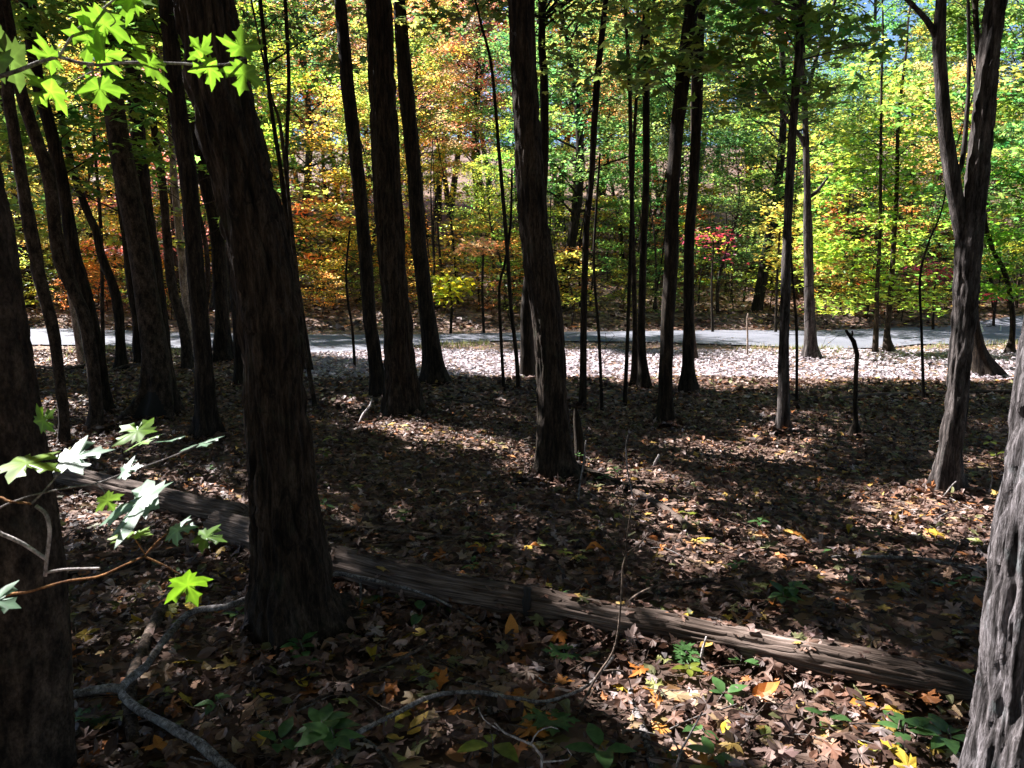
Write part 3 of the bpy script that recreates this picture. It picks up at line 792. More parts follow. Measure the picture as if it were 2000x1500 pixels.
def side_twigs(P, n, rr, lo=0.3, ln=(0.15, 0.5)):
    g = Geo()
    g.add(*tube(*resample(P[1:], np.full(len(P) - 1, 0.002), 10), nseg=3))
    for k in range(n):
        f = rr.uniform(lo, 0.97); q = f * (len(P) - 1); a = int(q)
        p0 = P[a] + (P[min(a + 1, len(P) - 1)] - P[a]) * (q - a)
        az = rr.uniform(0, 6.28); l_ = rr.uniform(*ln) * (1.2 - 0.6 * f); up = rr.uniform(0.2, 0.9)
        d = np.array([math.cos(az), math.sin(az), up]) * l_
        m_ = p0 + d * 0.5 + np.array([rr.gauss(0, .03), rr.gauss(0, .03), rr.gauss(0, .03)])
        g.add(*tube(np.array([p0, m_, p0 + d]), np.array([.004, .003, .0015]), 4, cap=False))
        g.add(*tube(np.array([m_, m_ + d * .25 + [rr.gauss(0, .06), rr.gauss(0, .06), .04], m_ + d * .5 + [rr.gauss(0, .1), rr.gauss(0, .1), .05]]), np.array([.0028, .002, .001]), 3, cap=False))
    return g
for t in SAPS:
    obj('branchwork', side_twigs(t['P'], 12, R_).mesh('branchwork', M['bark_brown'], t['loc'], True), t['root'])
# roots of the bent trunk
def ground_path(pts, lift=0.0, sink=0.0):
    P, r = [], []
    for p in pts:
        x, y, w = p[:3]
        g = G(x, y, p[3] if len(p) > 3 else lift)
        t = g[1] * cp + (CAMZ - g[2]) * sp
        rad = w * t / F / 2
        P.append(g + np.array([0, 0, rad * (1 - sink)])); r.append(rad)
    return np.array(P), np.array(r)
for pts in ([(1100, 915, 46), (1130, 925, 36), (1160, 932, 27), (1200, 945, 20), (1235, 958, 12)], [(1065, 918, 34), (1045, 928, 24), (1020, 938, 16), (1000, 946, 9)]):
    P, r = ground_path(pts, 0, 0.9)
    V, Q = trunk_geo(P, r, 18, 0.03, 0.006, 30, 4, 0, 4, 2.0)
    obj('root', mesh_from('root', V - T['C']['loc'], Q, M['bark_oak'], smooth=True), T['C']['root'])
for pts in ([(660, 1195, 70), (690, 1225, 44), (715, 1243, 22), (735, 1250, 8)], [(520, 1190, 56), (492, 1212, 36), (470, 1226, 18)]):
    P, r = ground_path(pts, 0, 0.8)
    V, Q = trunk_geo(P, r, 26, 0.012, 0.009, 26, 4, 0, 4, 4.0)
    obj('root', mesh_from('root', V - T['B']['loc'], Q, M['bark_oak'], smooth=True), T['B']['root'])
# black skin over the bark stands in for a hollow in the smooth trunk's foot
h0 = T['S7']['loc']
m_h = plain('black_wood', (0.012, 0.010, 0.009), 0.95)
tm = [c for c in T['S7']['root'].children if c.name.startswith('trunk')][0].data
TV = np.array([v.co[:] for v in tm.vertices]); TN = np.array([v.normal[:] for v in tm.vertices])
hx, hy, _ = project(TV + h0)
hy = hy + 6 * (vnoise(TV * 20) - 0.5)
inp = inpoly(hx, hy, [(250, 818), (262, 800), (282, 770), (290, 758), (305, 766), (322, 790), (330, 818)]) & (TN[:, 1] < 0.1)
HQ = [list(p.vertices) for p in tm.polygons if all(inp[v] for v in p.vertices)]
us = sorted({v for q in HQ for v in q}); mp_ = {v: k for k, v in enumerate(us)}
g = Geo().add(TV[us] + TN[us] * 0.006 + h0, [[mp_[v] for v in q] for q in HQ])
hl = obj('hollow', g.mesh('hollow', m_h, h0, True), T['S7']['root'])
hl['label'] = 'black patch forming a hollow in the foot of the trunk'

# trees outside the frame on the sunny side, whose crowns shade the floor
for k, (x, y, rr, H) in enumerate([(-8.6, 9.4, 0.17, 13), (-10.5, 13.0, 0.2, 14), (-7.2, 6.2, 0.15, 12), (-11.8, 7.4, 0.2, 14), (-4.6, 4.2, 0.16, 13), (-8.0, 3.4, 0.18, 13), (-12.8, 10.4, 0.2, 14), (-14.5, 13.5, 0.2, 14), (-6.2, 1.2, 0.16, 12), (6.8, 4.8, 0.16, 12)]):
    z = float(hgt(x, y))
    loc = np.array([x, y, z])
    P = np.array([[x + 0.12 * math.sin(k + q), y + 0.1 * math.cos(2 * k + q), z - 0.1 + q * H / 6] for q in range(7)])
    r = rr * np.array([1.15, 1, 0.9, 0.75, 0.55, 0.35, 0.12])
    e = thing('tree', loc, 'dark forest tree standing outside the view on the sunny side of the grove', 'tree', 'trees outside the view')
    V, Q = trunk_geo(P, r, 20, 0.15, 0.006, 26, 6, 0.3, 5, k)
    obj('trunk', mesh_from('trunk', V - loc, Q, M['bark_brown'], smooth=True), e)
    NEAR_TREES.append(dict(root=e, P=P, r=r, loc=loc, H=H, clusters=[], tint=(0.13, 0.145, 0.04), bark='bark_brown', Y=y))

# ------------------------------------------------------------------ canopy: leaf sprays on the near trees
for key, poly in (('C', [(1062, 905), (1055, 860), (1055, 800), (1055, 750), (1045, 690)]), ('O', [(1832, 940), (1838, 880), (1850, 820), (1858, 700), (1866, 600), (1840, 200), (1850, 280), (1868, 420), (1870, 520)]),
                  ('L', [(1522, 835), (1520, 800)]), ('R', [(1935, 1400), (1950, 1250), (1965, 1100), (1985, 950), (1995, 850), (1925, 1480)]), ('Mm', [(1572, 640), (1570, 560), (1570, 450), (1500, 190)])):
    for (x, y) in poly: LIT_POINTS.append((at(x, y, T[key]['Y'])[0], 0.22))
for (x, y, Yd) in [(110, 60, 1.3), (200, 40, 1.3), (200, 130, 1.3), (330, 120, 1.3), (440, 110, 1.3), (380, 120, 1.3), (120, 170, 1.3), (200, 160, 1.3), (150, 90, 1.3), (210, 1000, 1.08), (120, 890, 1.08), (260, 820, 1.3), (390, 870, 1.27), (330, 1030, 1.08), (60, 1060, 1.08), (375, 1140, 1.13), (20, 1180, .92), (250, 1110, 1.08), (160, 1020, 1.08), (90, 1030, 1.08)]:
    LIT_POINTS.append((at(x, y, Yd)[0], 0.3))
LP = np.array([p for p, _ in LIT_POINTS]); LR = np.array([r for _, r in LIT_POINTS])
def blocks_lit(c, rad):
    d = c[None] - LP
    t = d @ TO_SUN
    perp = np.linalg.norm(d - t[:, None] * TO_SUN, axis=1)
    return bool(np.any((t > 0.3) & (perp < LR + rad * 0.8)))
def shadow_of(c):
    t = c[2] / TO_SUN[2]
    return c - t * TO_SUN
def in_view(c, m=0):
    px, py, fw = project(c)
    return bool(fw > 0.1 and -60 - m < px < 2060 + m and py > -40 - m)

CR = 0.34
for k in ('B', 'A', 'R', 'C', 'O', 'L', 'J', 'K', 'D'): T[k]['over'] = True
def try_cluster(t, c, force=False):
    g0 = shadow_of(c)
    pts = np.array([[g0[0] + dx * CR, g0[1] + dy * CR, 0] for dx, dy in ((0, 0), (.6, 0), (-.6, 0), (0, .6), (0, -.6), (1.25, 0), (-1.25, 0), (0, 1.25), (0, -1.25))])
    lv = litat(pts)
    lm = max(float(np.max(lv[:5])), float(np.max(np.where(lv[5:] > 0.89, lv[5:], 0))))
    if lm > 0 and R_.random() < lm: return False
    if blocks_lit(c, CR): return False
    t['clusters'].append(c)
    return True
for t in NEAR_TREES:
    P = t['P']
    H = t['H']
    big = 'over' in t
    nb = 46 if big else 18
    for b in range(nb):
        h = R_.uniform(max(5.2, 0.42 * H), H)
        k = int(np.argmin(np.abs(P[:, 2] - h)))
        p0 = np.array([np.interp(h, P[:, 2], P[:, 0]), np.interp(h, P[:, 2], P[:, 1]), h])
        az = b * 2.4 + R_.uniform(-.4, .4)
        Lb = R_.uniform(1.0, 2.8) * (1.15 - 0.5 * (h / H)) * (1.5 if big else 1)
        for f in ((0.3, 0.5, 0.65, 0.8, 0.9, 1.0) if big else (0.45, 0.65, 0.85, 1.0)):
            c = p0 + np.array([math.cos(az) * Lb * f + R_.gauss(0, .3), math.sin(az) * Lb * f + R_.gauss(0, .3), 0.35 * Lb * f + R_.gauss(0, .15)])
            if in_view(c) and c[2] < 4.6: continue
            try_cluster(t, c)

# fill: wherever the photograph's floor lies in shade, an unseen spray is added on the way to the sun
cell = 0.22
cx = np.arange(-9, 11, cell); cyy = np.arange(0.8, 21.5, cell)
CX, CY = np.meshgrid(cx, cyy, indexing='ij')
P0 = np.stack([CX, CY, 0 * CX], -1)
want = litat(P0)
ppx, ppy, pf = project(P0)
vis = (ppx > -300) & (ppx < 2300) & (ppy < 1750)
yn_, yf_ = road_edges(CX)
vis &= CY < np.where(ppx < 850, 16.5, 13.2)
cov = np.zeros_like(CX)
def splat(c):
    g0 = shadow_of(c)
    m = (np.abs(cx - g0[0]) < 1.0)
    n = (np.abs(cyy - g0[1]) < 1.0)
    if m.any() and n.any():
        sub = (CX[np.ix_(m, n)] - g0[0]) ** 2 + (CY[np.ix_(m, n)] - g0[1]) ** 2
        cov[np.ix_(m, n)] += np.exp(-sub / (CR * CR * 0.9))
for t in NEAR_TREES:
    for c in t['clusters']: splat(c)
trunks_xy = np.array([[t['P'][len(t['P']) // 2][0], t['P'][len(t['P']) // 2][1]] for t in NEAR_TREES])
TARGET = 4.2
cells = np.argwhere(vis)
for rnd in range(4):
    order = cells.copy()
    R_.shuffle(order := [tuple(q) for q in cells])
    for (a, b) in order:
        tgt = TARGET * (1 - want[a, b]) ** 2 if want[a, b] < 0.9 else 0
        if cov[a, b] >= tgt: continue
        best = None
        for q in range(6):
            h = R_.uniform(5.5, 11.5)
            c = np.array([CX[a, b] + R_.uniform(-.1, .1), CY[a, b] + R_.uniform(-.1, .1), 0]) + TO_SUN * (h / TO_SUN[2])
            if in_view(c): continue
            d = np.hypot(trunks_xy[:, 0] - c[0], trunks_xy[:, 1] - c[1])
            k = int(np.argmin(d))
            if best is None or d[k] < best[0]: best = (d[k], k, c)
        if best is None or best[0] > 6.0: continue
        if try_cluster(NEAR_TREES[best[1]], best[2]): splat(best[2])
n_cl = sum(len(t['clusters']) for t in NEAR_TREES)
print('canopy sprays', n_cl)

for t in NEAR_TREES:
    C = np.array(t['clusters'])
    if len(C) == 0: continue
    nl = 26
    pos = np.repeat(C, nl, 0) + rng.normal(0, 1, (len(C) * nl, 3)) * np.array([CR * .62, CR * .62, 0.07])
    sh = pos - (pos[:, 2:3] / TO_SUN[2]) * TO_SUN
    lv = litat(sh)
    ok = rng.random(len(pos)) >= lv * 0.985
    for q, rad in zip(LP, LR):
        d = pos - q
        tt = d @ TO_SUN
        ok &= ~((tt > 0.2) & (np.linalg.norm(d - tt[:, None] * TO_SUN, axis=1) < rad * 0.8))
    pos = pos[ok]
    px, py, fw = project(pos)
    seen = (fw > 0) & (px > -250) & (px < 2250) & (py > -260)
    lc = leafcols(len(pos), rng, 0.3)
    g = Geo()
    batch(g, GREEN_LO, pos[seen], rng.uniform(0.085, 0.14, seen.sum()), 0.4, lc[seen], rng)
    batch(g, KITE, pos[~seen], rng.uniform(0.12, 0.17, (~seen).sum()), 0.4, lc[~seen], rng)
    o = obj('crown', g.mesh('crown', M['canopy_leaf'], t['loc'], False, True), t['root'])
    o.color = (*t['tint'], 1)
    # branchwork: each spray hangs on a twig that leaves the trunk
    g = Geo()
    P = t['P']
    g.add(*tube(*resample(P[3:], t['r'][3:] * 0.4, 12), nseg=4))      # their common core inside the trunk
    for c in C[::3]:
        hz = max(P[3][2] + 1.5, c[2] - 0.45 * np.hypot(c[0] - P[-4][0], c[1] - P[-4][1]) - 0.2)
        hz = min(hz, P[-1][2] - 0.1)
        p0 = np.array([np.interp(hz, P[:, 2], P[:, 0]), np.interp(hz, P[:, 2], P[:, 1]), hz])
        mid = p0 * 0.5 + c * 0.5 + np.array([R_.gauss(0, .12), R_.gauss(0, .12), 0.1 + R_.gauss(0, .1)])
        ln = np.linalg.norm(c - p0)
        r0 = 0.008 + 0.006 * ln
        g.add(*tube(*resample([p0, mid, c], [r0, r0 * 0.6, 0.004], 7), nseg=5))
    if len(C[::3]) > 5: obj('branchwork', g.mesh('branchwork', M[t['bark']], t['loc'], True), t['root'])

# ------------------------------------------------------------------ background trees: a few models, copied
def model_tree(seed, H, R, base_f, nb, subs, nleaf, lsize, temps, bark, rt, lean=0.03):
    r = np.random.default_rng(seed); rr = random.Random(seed)
    n = 8
    P = np.array([[H * lean * math.sin(seed + q * 0.8), H * lean * math.cos(seed * 2 + q * 0.7), q * H / (n - 1)] for q in range(n)])
    P -= P[0]; P[0][2] = -0.25
    rad = rt * np.array([1.15, 1.0, 0.88, 0.74, 0.58, 0.42, 0.26, 0.1])
    V, Q = trunk_geo(P, rad, 10, 0.3, 0.004, 20, 6, 0.3, 5, seed)
    tr = mesh_from('trunk', V, Q, M[bark], smooth=True)
    gb, gl = Geo(), Geo()
    LP_ = []
    for b in range(nb):
        f = base_f + (0.97 - base_f) * ((b + rr.random()) / nb)
        h = f * H
        p0 = np.array([np.interp(h, P[:, 2], P[:, 0]), np.interp(h, P[:, 2], P[:, 1]), h])
        u = (f - base_f) / (1 - base_f)
        Lb = R * (0.35 + 0.65 * math.sin(math.pi * min(1, 0.22 + 0.75 * u))) * rr.uniform(0.6, 1.15)
        az = b * 2.399 + rr.uniform(-.5, .5)
        el = rr.uniform(0.1, 0.55) + 0.35 * u
        d = np.array([math.cos(az) * math.cos(el), math.sin(az) * math.cos(el), math.sin(el)])
        q1 = p0 + d * Lb * 0.5 + np.array([0, 0, rr.uniform(-.05, .15)])
        q2 = p0 + d * Lb + np.array([rr.gauss(0, .15), rr.gauss(0, .15), -0.08 * Lb])
        BP, BR = resample([p0, q1, q2], [rt * 0.28 * (1 - 0.5 * u), rt * 0.15, 0.006], 6)
        gb.add(*tube(BP, BR, 4))
        for s_ in range(subs):
            f2 = rr.uniform(0.3, 1.0)
            k = f2 * 5; k0 = min(4, int(k))
            s0 = BP[k0] + (BP[k0 + 1] - BP[k0]) * (k - k0)
            az2 = az + rr.choice([-1, 1]) * rr.uniform(0.4, 1.3)
            L2 = Lb * rr.uniform(0.22, 0.5)
            s1 = s0 + np.array([math.cos(az2) * L2, math.sin(az2) * L2, rr.uniform(-.05, .22) * L2])
            gb.add(*tube(np.array([s0, (s0 + s1) / 2 + [0, 0, 0.03], s1]), np.array([0.008, 0.006, 0.003]), 3, cap=False))
            m = nleaf
            tt = r.uniform(0.15, 1.12, m)[:, None]
            LP_.append(s0 + (s1 - s0) * tt + r.normal(0, 1, (m, 3)) * np.array([0.16, 0.16, 0.05]) * (0.6 + L2))
    pos = np.concatenate(LP_)
    br = 1.0 + 0.28 * (fbm(pos * 0.8, 2)[:, None] - 0.5) * 2
    hue = (fbm(pos * 0.55 + 31, 2) - 0.5) * 1.6
    lc = leafcols(len(pos), r, 0.22) * br
    lc = lc * np.stack([1 + np.clip(hue, -0.3, 0.8), 1 + 0 * hue, 1 - 0.3 * hue], -1)
    batch(gl, temps, pos, r.uniform(lsize * 0.7, lsize * 1.25, len(pos)), 0.5, np.clip(lc, 0.15, 3), r)
    return tr, gb.mesh('branchwork', M[bark], None, True), gl.mesh('crown', M['leaf'], None, False, True)
TALL = [model_tree(100 + k, 14.0, 3.3, 0.2 + 0.06 * (k % 3), 48, 7, 52, 0.125, KITE, ['bark_brown', 'bark_grey', 'bark_oak'][k % 3], 0.17) for k in range(5)]
UNDER = [model_tree(200 + k, 7.5, 2.5, 0.13 + 0.05 * (k % 3), 38, 7, 32, 0.10, KITE, ['bark_smooth', 'bark_brown'][k % 2], 0.075, 0.05) for k in range(5)]
NEARU = [model_tree(300 + k, 6.5, 2.0, 0.3, 26, 6, 18, 0.13, GREEN_LO, 'bark_smooth', 0.055, 0.05) for k in range(3)]
SHRUB = [model_tree(400 + k, 1.9, 0.9, 0.12, 16, 4, 12, 0.10, KITE, 'bark_smooth', 0.02, 0.06) for k in range(3)]

TINT = {'green': (0.12, 0.185, 0.045), 'deep': (0.09, 0.14, 0.045), 'lime': (0.28, 0.31, 0.05), 'yellow': (0.44, 0.36, 0.07), 'gold': (0.48, 0.29, 0.09), 'orange': (0.5, 0.26, 0.12), 'pink': (0.5, 0.25, 0.18), 'red': (0.33, 0.04, 0.06)}
WORD = {'green': 'green', 'deep': 'dark green', 'lime': 'yellow green', 'yellow': 'yellow', 'gold': 'golden', 'orange': 'orange', 'pink': 'pinkish red', 'red': 'bright red'}
def plant_model(model, name, x, y, s, rz, tint, label, cat, group=None, sz=None):
    z = float(hgt(x, y))
    e = thing(name, (x, y, z), label, cat, group, rz, s)
    if sz: e.scale = (s, s, sz)
    tr, br, cr = model
    obj('trunk' if cat != 'shrub' else 'stem', tr, e); obj('branchwork', br, e)
    c = obj('crown', cr, e)
    j = [R_.uniform(0.85, 1.15) for _ in range(3)]
    c.color = (tint[0] * j[0], tint[1] * j[1], tint[2] * j[2], 1)
    return e
def pick(w):
    ks = list(w); return R_.choices(ks, [w[k] for k in ks])[0]
def weights(px, y):
    hi = y > 40
    if px < 350: w = dict(green=3, lime=5, yellow=1.2, gold=1.2, orange=0.5)
    elif px < 600: w = dict(green=4, lime=3, gold=1.3, yellow=1.0, orange=0.6, pink=0.4)
    elif px < 1000: w = dict(lime=1.6, green=1.2, gold=2, orange=2, pink=2.4, yellow=0.8) if hi else dict(lime=3.2, green=3, gold=1.5, yellow=0.9, orange=0.9, pink=0.6)
    elif px < 1250: w = dict(green=5, lime=3, gold=1, orange=0.8, pink=0.3)
    elif px < 1550: w = dict(green=5, deep=1.5, lime=2.5, orange=0.6, gold=0.4)
    else: w = dict(lime=3, green=5, yellow=0.7, gold=0.4, orange=0.5)
    return w
def scatter(models, kind, y0, y1, n, smin, smax, name, cat, where):
    placed = []
    tries = 0
    while len(placed) < n and tries < n * 40:
        tries += 1
        y = R_.uniform(y0, y1)
        x = R_.uniform(-0.78, 0.78) * (y + 2)
        if any((x - a) ** 2 + (y - b) ** 2 < kind for a, b in placed): continue
        px = 1000 + F * x / (y * cp + 0.2)
        if y > 42 and (px > 1480 or 960 < px < 1080 or 470 < px < 540) and R_.random() < 0.8: continue
        placed.append((x, y))
        tn = pick(weights(px, y))
        s = R_.uniform(smin, smax) * (0.78 if y > 28 and (px > 1500 or 980 < px < 1080 or 470 < px < 540) else 1)
        plant_model(R_.choice(models), name, x, y, s, R_.uniform(0, 6.28), TINT[tn],
                    f'{WORD[tn]} leafed {name.replace("_", " ")} {where}', cat, f'{WORD[tn]} {name.replace("_", " ")}s {where}')
scatter(UNDER, 3.0, 22.6, 28, 13, 0.6, 1.1, 'understory_tree', 'tree', 'at the foot of the slope beyond the road')
scatter(UNDER, 3.0, 29, 42, 38, 0.9, 1.45, 'understory_tree', 'tree', 'on the lower slope beyond the road')
scatter(TALL, 6.5, 31, 43, 22, 0.8, 1.1, 'tall_tree', 'tree', 'midway up the slope beyond the road')
scatter(TALL, 8.0, 45, 70, 48, 1.0, 1.35, 'tall_tree', 'tree', 'high on the slope beyond the road')
for k, (px_, y, tn, lab) in enumerate([(1475, 23.6, 'green', 'tall green tree with dark trunk at the far road edge beyond the hooked stem'), (420, 24.0, 'lime', 'tall yellow green tree at the far road edge behind the thickest trunk'),
                        (60, 24.2, 'lime', 'tall yellow green tree at the far road edge behind the leaning grove'), (1090, 24.8, 'green', 'tall green tree at the far road edge beyond the bent trunk')]):
    plant_model(TALL[k % 5], 'roadside_tree', (px_ - 1000) / F * y, y, R_.uniform(.85, 1.0), k * 1.3, TINT[tn], lab, 'tree')
scatter(SHRUB, 0.4, 21.4, 25, 70, 0.4, 1.1, 'shrub', 'shrub', 'along the far bank of the road')
scatter(SHRUB, 0.6, 25, 36, 90, 0.8, 1.9, 'tall_shrub', 'shrub', 'on the slope above the far bank')
STEM = []
for k in range(4):
    P = np.array([[0.05 * math.sin(k * 2 + q), 0.05 * math.cos(k + q * 1.3), q * 0.9 - 0.1] for q in range(6)]); P[:, :2] -= P[0, :2]
    gs = side_twigs(P, 16, R_, 0.2, (0.3, 0.9)).add(*trunk_geo(P, np.array([.035, .03, .026, .02, .014, .006]), 6, 0.4, 0, flare=0.2, seed=k))
    STEM.append(gs.mesh('bare_sapling', M['bark_brown' if k % 2 else 'bark_smooth'], None, True))
for k in range(110):
    y = R_.uniform(21.8, 37); x = R_.uniform(-0.72, 0.72) * y
    o = obj('bare_sapling', STEM[k % 4], None, (x, y, float(hgt(x, y))))
    q = R_.uniform(0.5, 1.5)
    o.scale = (R_.uniform(.6, 1.6), R_.uniform(.6, 1.6), q)
    o.rotation_euler = (R_.gauss(0, .06), R_.gauss(0, .06), R_.uniform(0, 6))
    w_ = ('short thin', 'tall thin')[q > 1]
    tag(o, f'{w_} dark bare sapling stem on the slope beyond the road', 'sapling', f'{w_} bare stems beyond the road')
for k, (px_, y, sc_, tn, lab) in enumerate([(1930, 38, 1.0, 'lime', 'tall yellow green tree on the slope above the white board'), (1640, 44, 1.1, 'green', 'tall green tree high on the slope above the paired thin trunks'), (1800, 50, 1.1, 'green', 'tall green tree near the slope top behind the forked trunk'), (760, 48, 1.2, 'pink', 'tall pinkish tree near the slope top behind the thick straight trunk'), (880, 52, 1.2, 'orange', 'tall orange tree near the slope top behind the flare footed trunk')]):
    plant_model(TALL[k % 5], 'slope_tree', (px_ - 1000) / F * y, y, sc_, k * 2.1, TINT[tn], lab, 'tree')
# the wood goes on behind the camera and to the right of it
done = []
k = 0
while len(done) < 62 and k < 4000:
    k += 1
    x, y = R_.uniform(-24, 26), R_.uniform(-22, 11)
    if y > -1.8 and not (x > 0.85 * y + 4.5 or x < -0.85 * y - 13): continue
    if math.hypot(x, y) < 2.4 or any((x - a) ** 2 + (y - b) ** 2 < 7 for a, b in done): continue
    done.append((x, y))
    plant_model(TALL[k % 5], 'tall_tree', x, y, R_.uniform(0.8, 1.1), R_.uniform(0, 6.28), (0.11, 0.105, 0.05), 'green leafed tall tree standing behind the viewpoint', 'tree', 'tall trees behind the viewpoint')
# understory maples on this side of the road
for (x, y, s, tn, lab) in [(-8.2, 12.6, 0.95, 'lime', 'yellow green understory maple at the near road edge behind the leaning trunks'), (-5.6, 13.4, 0.9, 'lime', 'lime leafed understory maple between the leaning trunks and the road'),
                           (-10.2, 14.0, 1.1, 'green', 'green understory maple beyond the smooth grey leaning trunk'), (9.6, 12.8, 1.0, 'green', 'green understory maple growing right of the forked trunk'), (11.2, 14.6, 1.1, 'lime', 'lime leafed understory maple beyond the bowed trunk')]:
    plant_model(R_.choice(NEARU), 'understory_maple', x, y, s, R_.uniform(0, 6), TINT[tn], lab, 'tree')
def spray_crown(t, items, tint, temps=GREEN_LO, size=(0.09, 0.15), tilt=0.45, nm='crown'):
    """leaf sprays given as (px, py, depth, half width px, half height px, leaves) and the twigs that carry them"""
    g, gb = Geo(), Geo()
    gb.add(*tube(*resample(t['P'][2:], t['r'][2:] * 0.4, 8), nseg=4))
    for (x, y, Yd, rx_, ry_, n) in items:
        c, tt = at(x, y, Yd)
        rx3, rz3 = rx_ * tt / F, ry_ * tt / F
        n = int(n * 1.35); k = max(3, n // 26)
        cc = c + rng.normal(0, 0.5, (k, 3)) * np.array([rx3, rx3 * 0.7, rz3 * 1.25])
        pos = cc[rng.integers(0, k, n)] + rng.normal(0, 1, (n, 3)) * np.array([0.24, 0.24, 0.085])
        batch(g, temps, pos, rng.uniform(*size, n), tilt, leafcols(n, rng, 0.25), rng)
        P = t['P']
        for q in cc[::3]:
            hz = np.clip(q[2] - 0.25 * abs(q[0] - t['P'][2][0]) - 0.1, P[2][2], P[-1][2])
            p0 = np.array([np.interp(hz, P[:, 2], P[:, 0]), np.interp(hz, P[:, 2], P[:, 1]), hz])
            gb.add(*tube(*resample([p0, (p0 + q) / 2 + [R_.gauss(0, .12), R_.gauss(0, .15), 0.14 + R_.gauss(0, .1)], q], [0.009, 0.006, 0.003], 7), nseg=4))
    o = obj(nm, g.mesh(nm, M['leaf'], t['loc'], False, True), t['root'])
    o.color = (*tint, 1)
    obj('branchwork', gb.mesh('branchwork', M[t['bark']], t['loc'], True), t['root'])
yN = T['N2']['Y']
spray_crown(T['N2'], [(1700, 380, yN, 110, 60, 420), (1780, 470, yN + 0.5, 80, 50, 320), (1640, 480, yN - 0.3, 70, 45, 300), (1690, 545, yN, 90, 35, 300), (1640, 595, yN - 0.6, 40, 10, 90), (1760, 300, yN, 80, 60, 300), (1650, 330, yN, 60, 50, 220), (1800, 230, yN, 60, 60, 200), (1760, 580, yN, 60, 20, 140)], (0.22, 0.31, 0.04), size=(0.075, 0.125))
spray_crown(T['N1'], [(1640, 250, yN + 0.4, 90, 60, 300), (1720, 180, yN + 0.3, 100, 60, 300), (1600, 430, yN + 0.5, 50, 50, 220), (1590, 510, yN + 0.5, 50, 30, 160)], (0.25, 0.31, 0.045), size=(0.075, 0.125))
spray_crown(T['Q'], [(1960, 470, T['Q']['Y'], 60, 60, 300), (1980, 350, T['Q']['Y'], 60, 70, 300), (1940, 560, T['Q']['Y'], 40, 25, 150), (1900, 430, T['Q']['Y'] + .5, 40, 40, 120)], (0.09, 0.19, 0.015))
# low sprays of the grove's own trees that hang into the top of the view
dk = (0.13, 0.21, 0.035)
for key, its, tn in (('S3', [(60, 60, 70, 40, 190), (150, 230, 60, 30, 150), (30, 250, 50, 30, 110), (230, 300, 50, 24, 110)], dk), ('S12', [(300, 60, 60, 40, 150), (260, 200, 50, 30, 110)], dk), ('S7', [(190, 20, 80, 30, 160), (130, 330, 50, 24, 90), (340, 170, 50, 24, 80)], (0.12, 0.17, 0.03)),
                     ('J', [(1290, 30, 70, 30, 140), (1400, 120, 70, 30, 140), (1240, 130, 60, 24, 90)], (0.17, 0.22, 0.045)), ('L', [(1500, 40, 80, 36, 170), (1620, 90, 70, 30, 140), (1460, 190, 60, 26, 90), (1580, 190, 60, 22, 90)], dk), ('Gt', [(1110, 30, 60, 30, 110), (960, 20, 60, 26, 100), (1130, 150, 50, 24, 80)], (0.13, 0.16, 0.035)),
                     ('Pp', [(1960, 60, 60, 40, 130), (1850, 30, 60, 30, 110), (1970, 210, 50, 40, 120), (1790, 180, 60, 34, 130)], dk), ('Fr', [(840, 30, 60, 26, 100), (700, 20, 60, 24, 90)], (0.14, 0.16, 0.04)), ('T1', [(560, 50, 50, 30, 100), (620, 130, 50, 26, 80)], (0.11, 0.17, 0.035))):
    spray_crown(T[key], [(x, y, T[key]['Y'] + R_.uniform(-.4, .8), a, b, n) for x, y, a, b, n in its], tn)
# small trees with a few coloured sprays
def colour_sapling(label, base, path, items, tint, size=(0.09, 0.14)):
    t = near_tree('sapling', label, [(base[0], base[1], 6)] + path, 'bark_brown', 4, nseg=8, amp=0, crown=False, grow=False, cat='sapling', flare=0.1)
    spray_crown(t, [(x, y, t['Y'] + dy, a, b, n) for x, y, dy, a, b, n in items], tint, size=size)
    return t
colour_sapling('small sapling with one flat bright red leaf spray beside the shade edge trunk', (1392, 652), [(1390, 560, 4), (1394, 470, 3)], [(1388, 462, 0, 26, 7, 70), (1415, 455, 0.4, 14, 6, 30), (1375, 474, 0.2, 14, 5, 18), (1400, 500, 0.3, 20, 6, 14)], TINT['red'], (0.06, 0.11))
colour_sapling('small sapling with bright red leaves left of the forked trunk', (1822, 648), [(1824, 580, 4), (1830, 530, 3)], [(1815, 520, 0, 26, 8, 70), (1845, 532, 0.3, 22, 7, 55), (1830, 550, 0.2, 20, 6, 22), (1800, 540, 0.4, 14, 6, 16)], TINT['red'])
colour_sapling('small sapling with red leaves just right of the forked trunk', (1940, 640), [(1942, 600, 4), (1942, 580, 3)], [(1940, 578, 0, 18, 7, 50)], TINT['red'])
colour_sapling('small sapling with vivid yellow and lime leaves behind the flare footed slim trunk', (880, 650), [(882, 600, 5), (878, 560, 4), (872, 540, 3)], [(878, 560, 0, 42, 22, 260), (850, 575, -0.3, 20, 10, 80)], (0.34, 0.33, 0.02))
colour_sapling('small sapling with an orange leaf spray beyond the road bend', (945, 650), [(942, 560, 5), (945, 480, 4)], [(940, 482, 0, 40, 12, 160)], TINT['orange'])
colour_sapling('slim sapling with golden leaves beyond the lone dark trunk', (1515, 652), [(1518, 540, 5), (1525, 420, 4)], [(1520, 420, 0, 34, 30, 120), (1540, 480, .3, 30, 20, 80), (1505, 520, -.2, 26, 16, 60)], (0.38, 0.33, 0.06))

